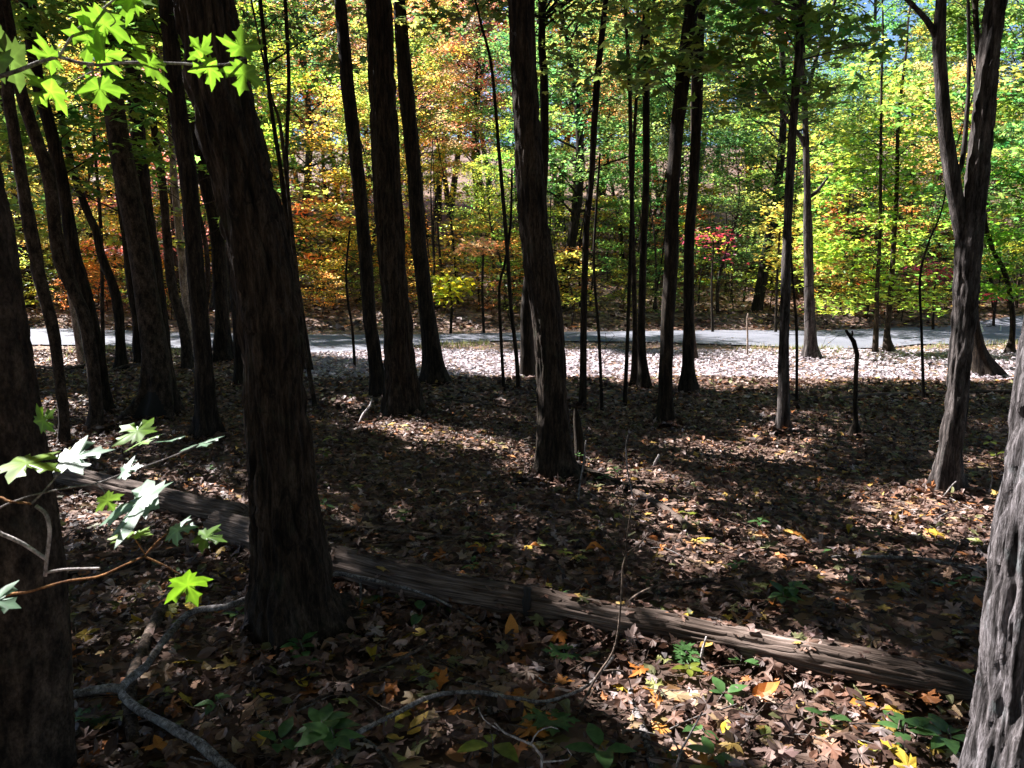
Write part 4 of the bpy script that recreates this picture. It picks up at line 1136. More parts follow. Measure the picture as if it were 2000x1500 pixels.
# ------------------------------------------------------------------ fallen logs
def log_thing(name, label, pts, n_side=64, ds=0.025, rough=0.022, broken=True):
    P, r = [], []
    for (x, y, w) in pts:
        g = G(x, y + 0.42 * w)
        t = g[1] * cp + (CAMZ - g[2]) * sp
        rad = 0.98 * w * t / F / 2
        P.append(g + np.array([0, 0.35 * rad, rad * 0.76])); r.append(rad)
    P, r = np.array(P), np.array(r)
    Lt = float(np.sum(np.linalg.norm(np.diff(P, axis=0), axis=1)))
    n = int(Lt / ds)
    P, r = resample(P, r, n)
    s = np.linspace(0, Lt, n)
    th = np.linspace(0, 2 * np.pi, n_side, endpoint=False)
    Tn = np.gradient(P, axis=0); Tn /= np.linalg.norm(Tn, axis=1)[:, None]
    U = np.cross(Tn, [0, 0, 1.0]); U /= np.linalg.norm(U, axis=1)[:, None]
    W = np.cross(U, Tn)
    S, TH = np.meshgrid(s, th, indexing='ij')
    rr = np.repeat(r[:, None], n_side, 1)
    endf = np.minimum(1, np.minimum(S, Lt - S) / 0.05)
    rr = rr * (0.75 + 0.25 * np.sqrt(np.clip(endf, 0, 1)))
    P = P + 0.05 * (np.stack([0 * s, vnoise(np.stack([s * 1.3, 0 * s, 0 * s], -1)) - .5, 0.6 * (vnoise(np.stack([s * 1.7, 0 * s + 5, 0 * s], -1)) - .5)], -1))
    q = np.stack([np.cos(TH) * 1.8, np.sin(TH) * 1.8, S * 2.4], -1)
    rr = rr * (1 + 0.32 * (fbm(q, 3) - 0.5))
    q2 = np.stack([np.cos(TH) * 9, np.sin(TH) * 9, S * 2.2], -1)
    cr = 1 - np.abs(2 * fbm(q2 * np.array([1.2, 1.2, 1.0]), 4) - 1) * 4
    rr = rr - rough * np.clip(cr, 0, 1) + 0.003 * (fbm(q2 * 3, 2) - 0.5)
    V = P[:, None] + rr[..., None] * (np.cos(TH)[..., None] * U[:, None] + np.sin(TH)[..., None] * W[:, None])
    i, j = np.meshgrid(np.arange(n - 1), np.arange(n_side), indexing='ij')
    j2 = (j + 1) % n_side
    Q = np.stack([i * n_side + j, (i + 1) * n_side + j, (i + 1) * n_side + j2, i * n_side + j2], -1).reshape(-1, 4)
    V = V.reshape(-1, 3)
    nv = len(V)
    V = np.vstack([V, P[0], P[-1]])
    Tr = [[nv, k, (k + 1) % n_side] for k in range(n_side)] + [[nv + 1, (n - 1) * n_side + (k + 1) % n_side, (n - 1) * n_side + k] for k in range(n_side)]
    loc = np.array([P[0][0], P[0][1], P[0][2] - r[0]])
    me = mesh_from(name, V - loc, [np.array(Tr), Q], M['log'], smooth=True)
    a = me.attributes.new('grain', 'FLOAT_VECTOR', 'POINT')
    gr = np.stack([S, np.cos(TH) * 0.1, np.sin(TH) * 0.1], -1).reshape(-1, 3)
    gr = np.vstack([gr, gr[0], gr[-1]]).astype(np.float32)
    a.data.foreach_set('vector', gr.ravel())
    e = thing(name, loc, label, 'log')
    obj('log_body', me, e)
    return e, loc, P, r
lg, lg_loc, lgP, lgr = log_thing('fallen_log', 'long grey brown barkless log lying behind the thickest trunk and across the litter',
  [(412, 1030, 62), (480, 1046, 68), (600, 1086, 74), (700, 1112, 80), (900, 1158, 82), (1040, 1186, 74), (1200, 1214, 74), (1300, 1228, 76), (1400, 1250, 70), (1600, 1292, 82), (1800, 1328, 82), (1895, 1346, 76)])
# rotten knot hole and stubs on the log
k0 = int(np.argmin(np.abs(project(lgP)[0] - 1030)))
g = Geo()
kp = lgP[k0] + np.array([0, -lgr[k0] * 0.78, lgr[k0] * 0.45])
V, Q, Tt = tube(*resample([kp + [0, 0.05, 0.05], kp + [0.0, -0.015, 0.0], kp + [-0.01, -0.02, -0.08]], [0.016, 0.022, 0.008], 8), nseg=12)
g.add(V + 0.012 * (vnoise(V * 60)[:, None] - 0.5), Q, Tt)
kn = obj('knot', g.mesh('knot', m_h, lg_loc, True), lg); kn['label'] = 'black rotten branch knot on the log'
log_thing('fallen_log', 'shorter dark log lying behind the rounded end of the long log', [(70, 922, 36), (150, 936, 42), (250, 958, 47), (350, 982, 52), (480, 1012, 50)])
log_thing('fallen_log', 'thin partly buried log running from the root of the bent trunk', [(1238, 962, 12), (1262, 974, 13), (1295, 993, 13), (1330, 1019, 14), (1350, 1034, 12)], 20, 0.03, 0.005)
log_thing('fallen_log', 'long thin dark pole lying on the shaded floor behind the hooked stem', [(1640, 781, 9), (1680, 776, 10), (1760, 770, 10), (1850, 766, 9), (1990, 766, 8), (2060, 765, 7)], 14, 0.06, 0.004)

# ------------------------------------------------------------------ fallen branches and twigs
def branch_thing(name, label, paths, mat='twig', group=None, nseg=8, upright=None, cat='branch'):
    g = Geo(); e = None
    for k, pts in enumerate(paths):
        if upright:
            P, r = px_path(pts, upright)
        else:
            P, r = ground_path(pts)
        Ltot = float(np.sum(np.linalg.norm(np.diff(P, axis=0), axis=1)))
        P, r = resample(P, r, max(6, int(Ltot / 0.035)))
        P = P + (np.stack([vnoise(P * 9 + 3 * q) for q in (1, 2, 3)], -1) - 0.5) * np.array([1, 1, 0.4]) * np.minimum(0.02, r.mean() * 1.5)
        V, Q, Tt = tube(P, r * (1 + 0.25 * (vnoise(P * 25) - 0.5)), nseg)
        if e is None:
            loc = P[0] - [0, 0, r[0]]
            e = thing(name, loc, label, cat, group)
        me = Geo().add(V, Q, Tt).mesh('stem' if k == 0 else 'side_twig', M[mat], loc, True)
        obj('stem' if k == 0 else 'side_twig', me, e)
    return e
branch_thing('fallen_branch', 'grey forked fallen branch arching over the litter in front of the thickest trunk',
  [[(470, 1530, 21, .02), (400, 1468, 20, .03), (330, 1425, 18, .04), (262, 1385, 17, .05), (240, 1358, 15, .06), (255, 1335, 16, .06), (290, 1305, 15, .06), (330, 1245, 14, .06), (375, 1200, 13, .06), (450, 1188, 12, .08), (530, 1160, 10, .10), (600, 1145, 9, .12), (655, 1125, 9, .14), (700, 1130, 8, .13), (770, 1145, 6, .10), (870, 1180, 5, .06), (960, 1236, 4, .02)],
   [(120, 1364, 15, .05), (170, 1360, 16, .05), (215, 1352, 16, .06), (242, 1352, 16, .06)], [(705, 1132, 5, .12), (705, 1170, 5, .06), (696, 1205, 4, .0)]])
branch_thing('fallen_branch', 'thick brown rotten branch lying under the grey forked branch', [[(265, 1465, 26, -.01), (255, 1420, 28, 0), (258, 1350, 26, 0), (272, 1300, 24, 0), (300, 1235, 24, 0), (320, 1190, 22, 0), (345, 1150, 16, 0)]], 'dead_wood', nseg=14)
branch_thing('fallen_branch', 'dark straight branch lying between brown scaly trunk and thickest trunk', [[(178, 1136, 12, .02), (240, 1112, 15, .02), (320, 1088, 16, .02), (420, 1070, 16, .02), (510, 1046, 14, .02)]], 'dead_wood', nseg=10)
branch_thing('fallen_branch', 'thin branch lying just beyond the log, right of the thickest trunk', [[(640, 1040, 9, .02), (720, 1036, 9, .02), (800, 1044, 8, .02), (860, 1052, 7, .02), (960, 1058, 6, .01)], [(728, 1064, 5, .02), (800, 1058, 6, .02), (850, 1052, 6, .02)]], 'dead_wood')
branch_thing('fallen_branch', 'thin brown stick slanting up from the litter left of the log knot', [[(590, 1388, 11, .01), (680, 1340, 10, .02), (760, 1300, 9, .03), (820, 1270, 7, .06), (850, 1240, 5, .1)]], 'dead_wood')
branch_thing('fallen_branch', 'long curved thin branch bowing across the foreground litter', [[(640, 1515, 14, .02), (680, 1450, 12, .03), (760, 1405, 10, .04), (850, 1362, 9, .05), (920, 1355, 8, .05), (1000, 1366, 8, .05), (1070, 1372, 7, .04), (1150, 1340, 6, .04), (1200, 1285, 5, .04)], [(700, 1440, 7, .03), (740, 1470, 8, .02), (775, 1515, 8, .0)]], 'twig')
branch_thing('fallen_branch', 'lichen spotted stick leaning up against the log', [[(1130, 1262, 8, .0), (1180, 1225, 8, .03), (1215, 1192, 7, .07), (1245, 1164, 6, .09), (1300, 1142, 5, .09), (1395, 1130, 3, .07)]], 'dead_wood')
branch_thing('fallen_branch', 'thick mossy stick pointing away in front of the sunlit leaf patch', [[(1280, 1510, 20, .0), (1255, 1440, 17, .0), (1235, 1380, 15, .0), (1228, 1345, 12, .0)]], 'twig')
branch_thing('fallen_branch', 'pale branch lying on litter near the ridged sunlit trunk', [[(1620, 1090, 6, .01), (1720, 1092, 8, .02), (1800, 1095, 8, .02), (1860, 1105, 8, .02), (1930, 1118, 7, .02)], [(1855, 1098, 3, .03), (1868, 1070, 3, .15), (1872, 1058, 2, .2)]], 'twig')
branch_thing('fallen_branch', 'dark stick behind the log leading to the sunlit patches', [[(1290, 1148, 8, .01), (1350, 1140, 8, .02), (1430, 1132, 6, .02), (1500, 1120, 5, .02)]], 'dead_wood')
branch_thing('fallen_branch', 'forked bleached twig by the thick flared trunk foot', [[(700, 830, 4, .0), (708, 812, 4, .08), (722, 795, 4, .15), (726, 780, 3, .2)]], 'twig_pale')
branch_thing('fallen_branch', 'dark branches heaped on the floor beside the crooked trunk', [[(60, 716, 5, .02), (130, 722, 6, .04), (200, 708, 5, .1), (230, 700, 4, .1)], [(205, 730, 4, .02), (240, 718, 5, .05), (275, 712, 4, .1)]], 'dead_wood')
branch_thing('fallen_branch', 'curved dark branch lying in front of the slim flare footed trunk', [[(650, 812, 4, .01), (720, 800, 5, .01), (850, 784, 5, .02), (940, 790, 5, .02), (1010, 800, 4, .01)]], 'dead_wood')
# standing bare stems
branch_thing('bare_seedling', 'tall bare wiry seedling with side twigs standing before the log', [[(1085, 1540, 5), (1120, 1420, 5), (1160, 1330, 5), (1200, 1265, 4), (1212, 1180, 4), (1216, 1110, 4), (1222, 1080, 3), (1200, 1060, 3), (1185, 1045, 2)], [(1222, 1080, 4), (1226, 1040, 3), (1232, 1000, 3), (1240, 980, 2)], [(1175, 1312, 4), (1205, 1308, 4), (1225, 1320, 3), (1232, 1345, 2)], [(1218, 1085, 3), (1250, 1062, 3), (1268, 1040, 2)]], 'dead_wood', upright=2.6, cat='seedling')
branch_thing('bare_seedling', 'pale forked bare twig rising from the bottom litter', [[(1050, 1530, 5), (1062, 1488, 5), (1040, 1455, 5), (1000, 1440, 4), (975, 1425, 4), (966, 1412, 3)], [(1062, 1488, 4), (1100, 1485, 3), (1118, 1480, 3), (1108, 1462, 2)], [(1038, 1452, 3), (1050, 1430, 3), (1075, 1420, 2), (1090, 1424, 2)], [(975, 1426, 3), (945, 1405, 2), (934, 1382, 2)]], 'twig_pale', upright=2.0, cat='seedling')
branch_thing('bare_seedling', 'thin bare stem standing right of the bent trunk root', [[(1130, 985, 4), (1134, 940, 4), (1142, 890, 4), (1145, 860, 3)]], 'twig', upright=float(G(1130, 985)[1]), cat='seedling')
branch_thing('bare_seedling', 'wiry bare stem standing in the sunlit strip right of the bent trunk', [[(1238, 975, 3), (1228, 930, 3), (1222, 880, 3), (1226, 850, 2)]], 'twig', upright=float(G(1238, 975)[1]), cat='seedling')
branch_thing('bare_seedling', 'short bleached broken stick upright in the litter beyond the log', [[(1278, 915, 7), (1282, 900, 6), (1285, 888, 5)]], 'twig_pale', upright=float(G(1278, 916)[1]), cat='seedling')
branch_thing('bare_seedling', 'short white stick poking up beside the green seedlings in front of the log', [[(1366, 1300, 5), (1372, 1270, 5), (1380, 1243, 4)]], 'twig_pale', upright=float(G(1366, 1302)[1]), cat='seedling')
branch_thing('bare_seedling', 'forked grey twig standing at the bottom below the log', [[(1318, 1520, 5), (1326, 1475, 5), (1345, 1440, 4), (1372, 1390, 3)], [(1328, 1470, 4), (1312, 1440, 3), (1298, 1425, 2)]], 'twig', upright=2.05, cat='seedling')
branch_thing('bare_seedling', 'grey forked twig by the forked trunk foot', [[(1838, 975, 3), (1850, 960, 3), (1862, 945, 3), (1868, 940, 2)], [(1930, 965, 3), (1938, 930, 3), (1930, 905, 2)], ], 'twig', upright=float(G(1838, 976)[1]), cat='seedling')
# ------------------------------------------------------------------ green seedlings
MARKS = [('the thickest trunk', T['B']['loc']), ('the brown scaly trunk', T['A']['loc']), ('the sunlit ridged trunk', T['R']['loc']), ('the bent trunk', T['C']['loc']), ('the forked trunk', T['O']['loc']), ('the thick straight trunk', T['D']['loc']), ('the lone straight trunk', T['L']['loc'])] + \
        [('the ' + nm + ' of the long log', lgP[int(np.argmin(np.abs(project(lgP)[0] - q)))]) for nm, q in (('rounded end', 430), ('thick part', 830), ('rotten knot', 1030), ('middle', 1350), ('thin end', 1780))]
def near_name(p):
    k = int(np.argmin([math.hypot(p[0] - m_[1][0], p[1] - m_[1][1]) for m_ in MARKS]))
    m_ = MARKS[k]
    d = math.hypot(p[0] - m_[1][0], p[1] - m_[1][1])
    if 'log' in m_[0]: return ('in front of ' if p[1] < m_[1][1] - 0.1 else 'beyond ' if p[1] > m_[1][1] + 0.1 else 'against ') + m_[0]
    return ('close to ' if d < 0.7 else 'a step from ') + m_[0]
tw = 0
while tw < 70:
    x, y = R_.uniform(120, 1900), R_.uniform(880, 1490)
    a = R_.uniform(-0.7, 0.7); ln = R_.uniform(40, 190) * (y - 600) / 700
    w = R_.uniform(2.2, 5.5) * (y - 500) / 800
    k = R_.uniform(-25, 25)
    pts = [(x, y, w, .015), (x + ln * .4 * math.cos(a), y + ln * .22 * math.sin(a) + k * .4, w * .85, .03), (x + ln * math.cos(a), y + ln * .6 * math.sin(a), w * .5, .02)]
    if pts[-1][1] < 860 or pts[-1][1] > 1520: continue
    nm = near_name(G(x, y))
    gy_ = R_.random() < .35
    cw = 'thin grey' if gy_ else 'thin brown'
    branch_thing('twig', f'{cw} dead twig lying {nm}', [pts], 'twig' if gy_ else 'dead_wood', f'{cw} twigs {nm}', 5, cat='twig')
    tw += 1

def seedling(px, py, nl, size, h, label, group, tint, temps, lit=False):
    g0 = G(px, py)
    nm = near_name(g0)
    e = thing('green_seedling', g0, label.replace('COUNT', {2: 'two', 3: 'three', 4: 'four', 5: 'five', 6: 'six', 7: 'seven', 9: 'nine'}[nl]) + ' ' + nm, 'seedling', group + ' ' + nm)
    top = np.array([R_.gauss(0, .02), R_.gauss(0, .02), h])
    me = Geo().add(*tube(*resample([np.array([0, 0, -.02]), top * 0.5 + [0.005, 0, 0], top], [0.0025, 0.002, 0.0016], 5), nseg=5)).mesh('stem', M['twig'], None, True)
    obj('stem', me, e)
    for k in range(nl):
        az = k * 6.283 / nl + R_.uniform(-.3, .3)
        V, Tt = R_.choice(temps)
        s = size * R_.uniform(0.75, 1.15)
        Vl = V.copy(); Vl[:, 1] -= Vl[:, 1].min(); Vl = Vl * s
        pit = R_.uniform(-0.35, 0.3)
        Vl[:, 1] += 0.12 * s
        c_, s_ = math.cos(pit), math.sin(pit)
        Vl = np.stack([Vl[:, 0], Vl[:, 1] * c_ - Vl[:, 2] * s_, Vl[:, 1] * s_ + Vl[:, 2] * c_], -1)
        ca, sa = math.cos(az), math.sin(az)
        Vl = np.stack([Vl[:, 0] * ca - Vl[:, 1] * sa, Vl[:, 0] * sa + Vl[:, 1] * ca, Vl[:, 2]], -1) + top - [0, 0, R_.uniform(0, .3) * h]
        v = R_.uniform(0.75, 1.2)
        o = obj('leaf', mesh_from('leaf', Vl, Tt, M['near_leaf'], np.full((len(Vl), 3), v), True), e)
        o.color = (*tint, 1)
    return e
SG = {'oval': ('green seedling with COUNT oval leaves', 'oval leaved green seedlings'), 'maple': ('maple seedling with COUNT lobed leaves', 'lobed leaved green seedlings'), 'yellow': ('yellow green seedling, COUNT small leaves,', 'yellow green seedlings')}
GR = (0.085, 0.19, 0.055); GY = (0.2, 0.24, 0.03)
spec = [(630, 905, 7, .07, .14, 'yellow'), (650, 890, 5, .08, .18, 'yellow'), (595, 1290, 6, .075, .07, 'oval'), (585, 1310, 5, .06, .05, 'oval'), (600, 1475, 7, .10, .10, 'oval'), (660, 1490, 6, .10, .12, 'oval'), (560, 1470, 4, .08, .06, 'oval'),
  (480, 1215, 4, .07, .05, 'oval'), (530, 1200, 3, .07, .10, 'oval'), (440, 1400, 4, .06, .08, 'oval'), (170, 1420, 4, .08, .05, 'maple'), (1110, 1195, 3, .07, .1, 'maple'), (1100, 1285, 4, .08, .05, 'maple'), (980, 1190, 2, .08, .06, 'oval'),
  (1060, 1420, 4, .09, .05, 'maple'), (1190, 1490, 4, .10, .06, 'oval'), (960, 1495, 3, .11, .1, 'yellow'), (1530, 1195, 9, .085, .10, 'oval'), (1545, 1185, 7, .08, .13, 'oval'), (1320, 1300, 7, .06, .06, 'maple'), (1345, 1320, 6, .06, .05, 'yellow'),
  (1400, 1365, 4, .075, .05, 'oval'), (1440, 1310, 3, .07, .06, 'oval'), (1550, 1310, 2, .07, .05, 'oval'), (1620, 1415, 5, .09, .04, 'oval'), (1760, 1445, 5, .10, .06, 'oval'), (1860, 1465, 6, .11, .08, 'oval'), (1820, 1345, 5, .06, .07, 'oval'), (1750, 1350, 3, .06, .05, 'oval'),
  (1380, 1450, 3, .07, .05, 'oval'), (1420, 1500, 4, .08, .05, 'oval'), (790, 1020, 5, .06, .07, 'oval'), (640, 1005, 4, .07, .09, 'oval'), (1075, 912, 4, .06, .12, 'oval'), (1130, 910, 4, .06, .14, 'oval'), (1180, 945, 5, .06, .06, 'oval'), (1200, 930, 4, .06, .06, 'oval'),
  (1100, 1090, 6, .05, .05, 'yellow'), (1140, 1100, 6, .05, .05, 'yellow'), (960, 1060, 4, .05, .05, 'oval'), (1490, 1045, 5, .06, .1, 'oval'), (1350, 1020, 5, .06, .07, 'yellow'), (1440, 1120, 5, .06, .06, 'oval'), (1930, 880, 4, .08, .12, 'yellow'), (1945, 900, 3, .09, .06, 'yellow'),
  (1900, 1150, 4, .06, .08, 'oval'), (1850, 1160, 4, .06, .05, 'oval'), (1660, 1145, 3, .05, .05, 'oval'), (1580, 985, 4, .05, .05, 'oval'), (1420, 930, 4, .05, .05, 'oval'), (870, 1200, 4, .06, .05, 'oval'), (930, 1115, 4, .05, .06, 'oval'), (420, 925, 4, .05, .06, 'oval'), (1000, 1000, 4, .05, .05, 'oval'),
  (730, 1180, 2, .07, .05, 'maple'), (820, 1215, 2, .09, .06, 'oval'), (340, 1130, 3, .05, .04, 'oval'), (700, 955, 5, .05, .05, 'yellow'), (1720, 1050, 4, .05, .05, 'oval'), (1610, 1090, 4, .05, .05, 'oval')]
for (x, y, nl, s, h, kd) in spec:
    lab, grp = SG[kd]
    seedling(x, y, nl, s, h, lab, grp, GY if kd == 'yellow' else GR, {'oval': OVALS, 'maple': GREEN_HI, 'yellow': OVALS}[kd])

# ------------------------------------------------------------------ leaf litter
BROWNS = np.array([(0.095, 0.052, 0.038), (0.15, 0.09, 0.068), (0.26, 0.18, 0.155), (0.055, 0.031, 0.024), (0.18, 0.108, 0.078), (0.36, 0.285, 0.27), (0.125, 0.062, 0.04), (0.40, 0.155, 0.055), (0.40, 0.26, 0.065), (0.135, 0.135, 0.055)])
BW = np.array([3.8, 4, 1.7, 3.6, 3, 0.6, 2.8, 0.8, 0.5, 0.9]); BW /= BW.sum()
def litter(y0, y1, dens, temps, smin, smax, tilt, zl, side=1.5, warm=1.0, pale=0.0, sunlit_col=(0.5, 0.42, 0.42)):
    hw = 0.70 * (y1 + 1) + side
    n = int(dens * (y1 - y0) * 2 * hw)
    x = rng.uniform(-hw, hw, n); y = rng.uniform(y0, y1, n)
    k = np.abs(x) < 0.70 * (y + 0.4) + side
    yn_, yf_ = road_edges(x)
    k &= ~((y > yn_ - 0.1) & (y < yf_ + 0.1) & (rng.random(n) > 0.16))
    x, y = x[k], y[k]; n = len(x)
    pos = np.stack([x, y, hgt(x, y) + rng.uniform(0, zl, n)], -1)
    w = BW.copy(); w[7:] *= warm; w /= w.sum()
    c = BROWNS[rng.choice(len(BROWNS), n, p=w)] * np.clip(rng.normal(1, 0.32, n), 0.4, 1.9)[:, None]
    pale = np.clip((x + 4.6) / 1.6, 0, 1)[:, None] * pale  # painted sunlight fades out to the left, where the verge is shaded
    c = c * (1 - pale) + np.array(sunlit_col) * pale * np.clip(rng.normal(1, 0.2, n), .5, 1.5)[:, None]
    g = Geo()
    batch(g, temps, pos, rng.uniform(smin, smax, n), tilt, c, rng)
    return g
g = litter(0.9, 4.6, 520, DEAD_HI, 0.02, 0.088, 0.4, 0.05)
o = tag(obj('leaf_litter', g.mesh('leaf_litter', M['litter'], None, False, True)), 'brown curled fallen leaves covering the near forest floor', 'leaf litter', None, 'stuff')
g = litter(4.6, 9.0, 560, DEAD_LO, 0.025, 0.078, 0.42, 0.04)
tag(obj('leaf_litter', g.mesh('leaf_litter', M['litter'], None, False, True)), 'brown fallen leaves covering the shaded floor around the grove', 'leaf litter', None, 'stuff')
g = litter(9.0, 11.2, 420, KITE, 0.05, 0.105, 0.45, 0.04)
tag(obj('leaf_litter', g.mesh('leaf_litter', M['litter'], None, False, True)), 'brown fallen leaves on the shaded floor just before the sunny verge', 'leaf litter', None, 'stuff')
g = litter(11.2, 15.2, 330, KITE, 0.05, 0.10, 0.4, 0.03, pale=0.85, sunlit_col=(0.5, 0.44, 0.47))  # sunlight on the verge is mixed into these leaf colours
tag(obj('leaf_litter', g.mesh('leaf_litter', M['litter'], None, False, True)), 'dry fallen leaves painted paler to look sunlit, covering the verge before the road', 'leaf litter', None, 'stuff')
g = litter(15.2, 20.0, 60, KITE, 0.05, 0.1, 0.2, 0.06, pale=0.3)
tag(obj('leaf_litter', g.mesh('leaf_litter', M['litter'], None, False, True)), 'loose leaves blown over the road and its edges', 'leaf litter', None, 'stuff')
g = litter(20.0, 46, 30, KITE, 0.12, 0.24, 0.45, 0.06)
tag(obj('leaf_litter', g.mesh('leaf_litter', M['litter'], None, False, True)), 'fallen leaves covering the slope beyond the road', 'leaf litter', None, 'stuff')

# crumbs of twig in the litter, and leaves caught on the log
g = Geo()
for k in range(1500):
    y = 1.2 + 6.0 * R_.random() ** 1.4; x = R_.uniform(-0.72, 0.72) * (y + 0.6)
    z = float(hgt(x, y)) + R_.uniform(0.01, 0.05)
    a = R_.uniform(0, 6.28); ln = R_.uniform(0.04, 0.22); b = R_.uniform(-.06, .06)
    d = np.array([math.cos(a), math.sin(a), R_.gauss(0, .08)]) * ln
    n_ = np.array([-math.sin(a), math.cos(a), 0.3]) * b * ln * 4
    p = np.array([x, y, z]); w = R_.uniform(.0012, .0035)
    g.add(*tube(np.array([p, p + d * .5 + n_, p + d]), np.array([w, w * .9, w * .5]), 4, cap=False))
tag(obj('twig_debris', g.mesh('twig_debris', M['dead_wood'], None, True)), 'tiny dead twig crumbs mixed into the near leaf litter', 'twigs', None, 'stuff')
g = Geo()
ii = rng.integers(20, len(lgP) - 5, 150)
pos = lgP[ii] + np.stack([rng.normal(0, .02, 150), rng.normal(0.0, .055, 150), lgr[ii] * 0.9], -1)
pos[:, 2] = lgP[ii][:, 2] + np.sqrt(np.clip(lgr[ii] ** 2 - (pos[:, 1] - lgP[ii][:, 1]) ** 2, 0, None)) + 0.004
c = BROWNS[rng.choice(len(BROWNS), 150, p=BW)]
batch(g, DEAD_HI, pos, rng.uniform(.02, .075, 150), 0.3, c, rng)
ii = rng.integers(10, len(lgP) - 5, 500)
pos = lgP[ii] + np.stack([rng.normal(0, .02, 500), -lgr[ii] * rng.uniform(.75, 1.5, 500), 0 * ii], -1)
pos[:, 2] = hgt(pos[:, 0], pos[:, 1]) + rng.uniform(.01, .07, 500)
batch(g, DEAD_HI, pos, rng.uniform(.03, .09, 500), 0.6, BROWNS[rng.choice(len(BROWNS), 500, p=BW)], rng)
for t in T.values():
    if t['Y'] > 9: continue
    m_ = 90
    a = rng.uniform(0, 6.28, m_); rr_ = t['r'][1] * rng.uniform(1.0, 1.7, m_) + 0.02
    x, y = t['loc'][0] + np.cos(a) * rr_, t['loc'][1] + np.sin(a) * rr_
    pos = np.stack([x, y, hgt(x, y) + rng.uniform(.01, .07, m_)], -1)
    batch(g, DEAD_HI, pos, rng.uniform(.03, .09, m_), 0.6, BROWNS[rng.choice(len(BROWNS), m_, p=BW)], rng)
tag(obj('leaf_litter', g.mesh('leaf_litter', M['litter'], None, False, True)), 'brown leaves caught on the log and banked against trunk feet', 'leaf litter', None, 'stuff')

# single leaves that stand out on the litter
FL = {'yellow': ((0.50, 0.34, 0.04), 'bright yellow fallen leaf'), 'orange': ((0.47, 0.18, 0.035), 'orange fallen leaf'), 'tan': ((0.36, 0.24, 0.14), 'pale tan fallen leaf'), 'olive': ((0.24, 0.25, 0.07), 'dull olive green fallen leaf'), 'pink': ((0.29, 0.2, 0.165), 'pinkish grey fallen leaf')}
FLM = [mesh_from('fallen_leaf', V, Tt, M['litter'], np.ones((len(V), 3)), False) for V, Tt in DEAD_HI]
def fallen(px, py, kd, size, tilt=None, lift=0.03):
    g0 = G(px, py, lift)
    o = obj('fallen_leaf', R_.choice(FLM[:9] if R_.random() < .8 else FLM[9:]), None, g0)
    t = 0.35 if tilt is None else tilt
    o.rotation_euler = (R_.gauss(0, t) if tilt is None else tilt, R_.gauss(0, .3), R_.uniform(0, 6.28) if tilt is None else R_.uniform(-.4, .4))
    o.scale = (size,) * 3
    v = R_.uniform(.75, 1.2)
    c = FL[kd][0]
    o.color = (c[0] * v, c[1] * v * R_.uniform(.9, 1.1), c[2] * v, 1)
    nm = near_name(g0)
    tag(o, FL[kd][1] + ' lying ' + nm, 'leaf', kd + ' fallen leaves ' + nm)
for x, y, kd, s in [(360, 1290, 'yellow', .10), (585, 1338, 'yellow', .11), (785, 1243, 'yellow', .11), (815, 1238, 'yellow', .11), (268, 1215, 'yellow', .09), (775, 1395, 'yellow', .11), (815, 1412, 'yellow', .10), (1070, 1395, 'yellow', .10), (1085, 1400, 'orange', .09), (895, 1385, 'orange', .08), (1040, 1415, 'orange', .11), (1250, 1345, 'orange', .11), (1215, 1335, 'yellow', .10), (1520, 1300, 'orange', .10), (1500, 1350, 'orange', .12), (1600, 1325, 'yellow', .11), (1020, 1355, 'orange', .10), (860, 1400, 'tan', .13), (1030, 1310, 'pink', .13), (200, 1240, 'tan', .08), (165, 1240, 'yellow', .09), (1620, 1440, 'tan', .13), (1860, 1380, 'tan', .11), (1820, 1410, 'tan', .12), (1750, 1310, 'tan', .09), (1160, 1235, 'tan', .10), (715, 1125, 'orange', .09), (745, 1165, 'yellow', .09), (815, 1085, 'orange', .08), (1150, 1140, 'orange', .08), (905, 1075, 'orange', .07), (925, 1103, 'orange', .09), (1045, 1065, 'orange', .06), (1420, 1045, 'orange', .07), (1365, 1050, 'yellow', .10), (1510, 1175, 'orange', .07), (1760, 1135, 'orange', .08), (1850, 1120, 'tan', .09), (1910, 1015, 'orange', .07), (970, 1330, 'tan', .08), (210, 1310, 'tan', .08), (180, 1330, 'orange', .07), (820, 1370, 'yellow', .09), (1290, 1070, 'orange', .06)]:
    fallen(x, y, kd, s)
fallen(1000, 1228, 'orange', 0.12, 1.1, 0.06)
n = 0
while n < 250:
    x = R_.uniform(100, 1930); y = 930 + 570 * R_.random() ** 0.75
    kd = R_.choices(['yellow', 'orange', 'tan', 'olive', 'pink'], [1.1, 1.4, 2.6, 2.0, 2.2])[0]
    fallen(x, y, kd, R_.uniform(.055, .115)); n += 1

# ------------------------------------------------------------------ maple saplings whose branches reach in from the left
def maple_leaf(e, loc0, P, tip, size, tint, k, roll=0.0, nrm=None):
    """leaf with its petiole end at P, pointing towards tip; nrm = leaf plane normal"""
    d = np.asarray(tip, float) - P
    d /= np.linalg.norm(d)
    nrm = np.array([0, -0.25, 1.0]) if nrm is None else np.asarray(nrm, float)
    s = np.cross(d, nrm); s /= np.linalg.norm(s)
    nn = np.cross(s, d)
    V, Tt = GREEN_HI[k % 4]
    V = V.copy(); V[:, 1] -= V[:, 1].min() - 0.0
    size = size * 0.68
    W = P + size * (V[:, :1] * s + V[:, 1:2] * d + V[:, 2:3] * nn)
    n_ = (len(W) - 1) // 2
    vc = np.full((len(W), 3), 0.86) * rng.uniform(.88, 1.1, (len(W), 1))
    vc[0] = 1.35
    for q in (2, 7, 15, 2 * 15 - 7, 2 * 15 - 2):
        vc[1 + q] = 1.15; vc[1 + n_ + q] = 1.4
    o = obj('leaf', mesh_from('leaf', W - loc0, Tt, M['near_leaf'], vc * R_.uniform(.85, 1.1), True), e)
    o.color = (*tint, 1)
    return o
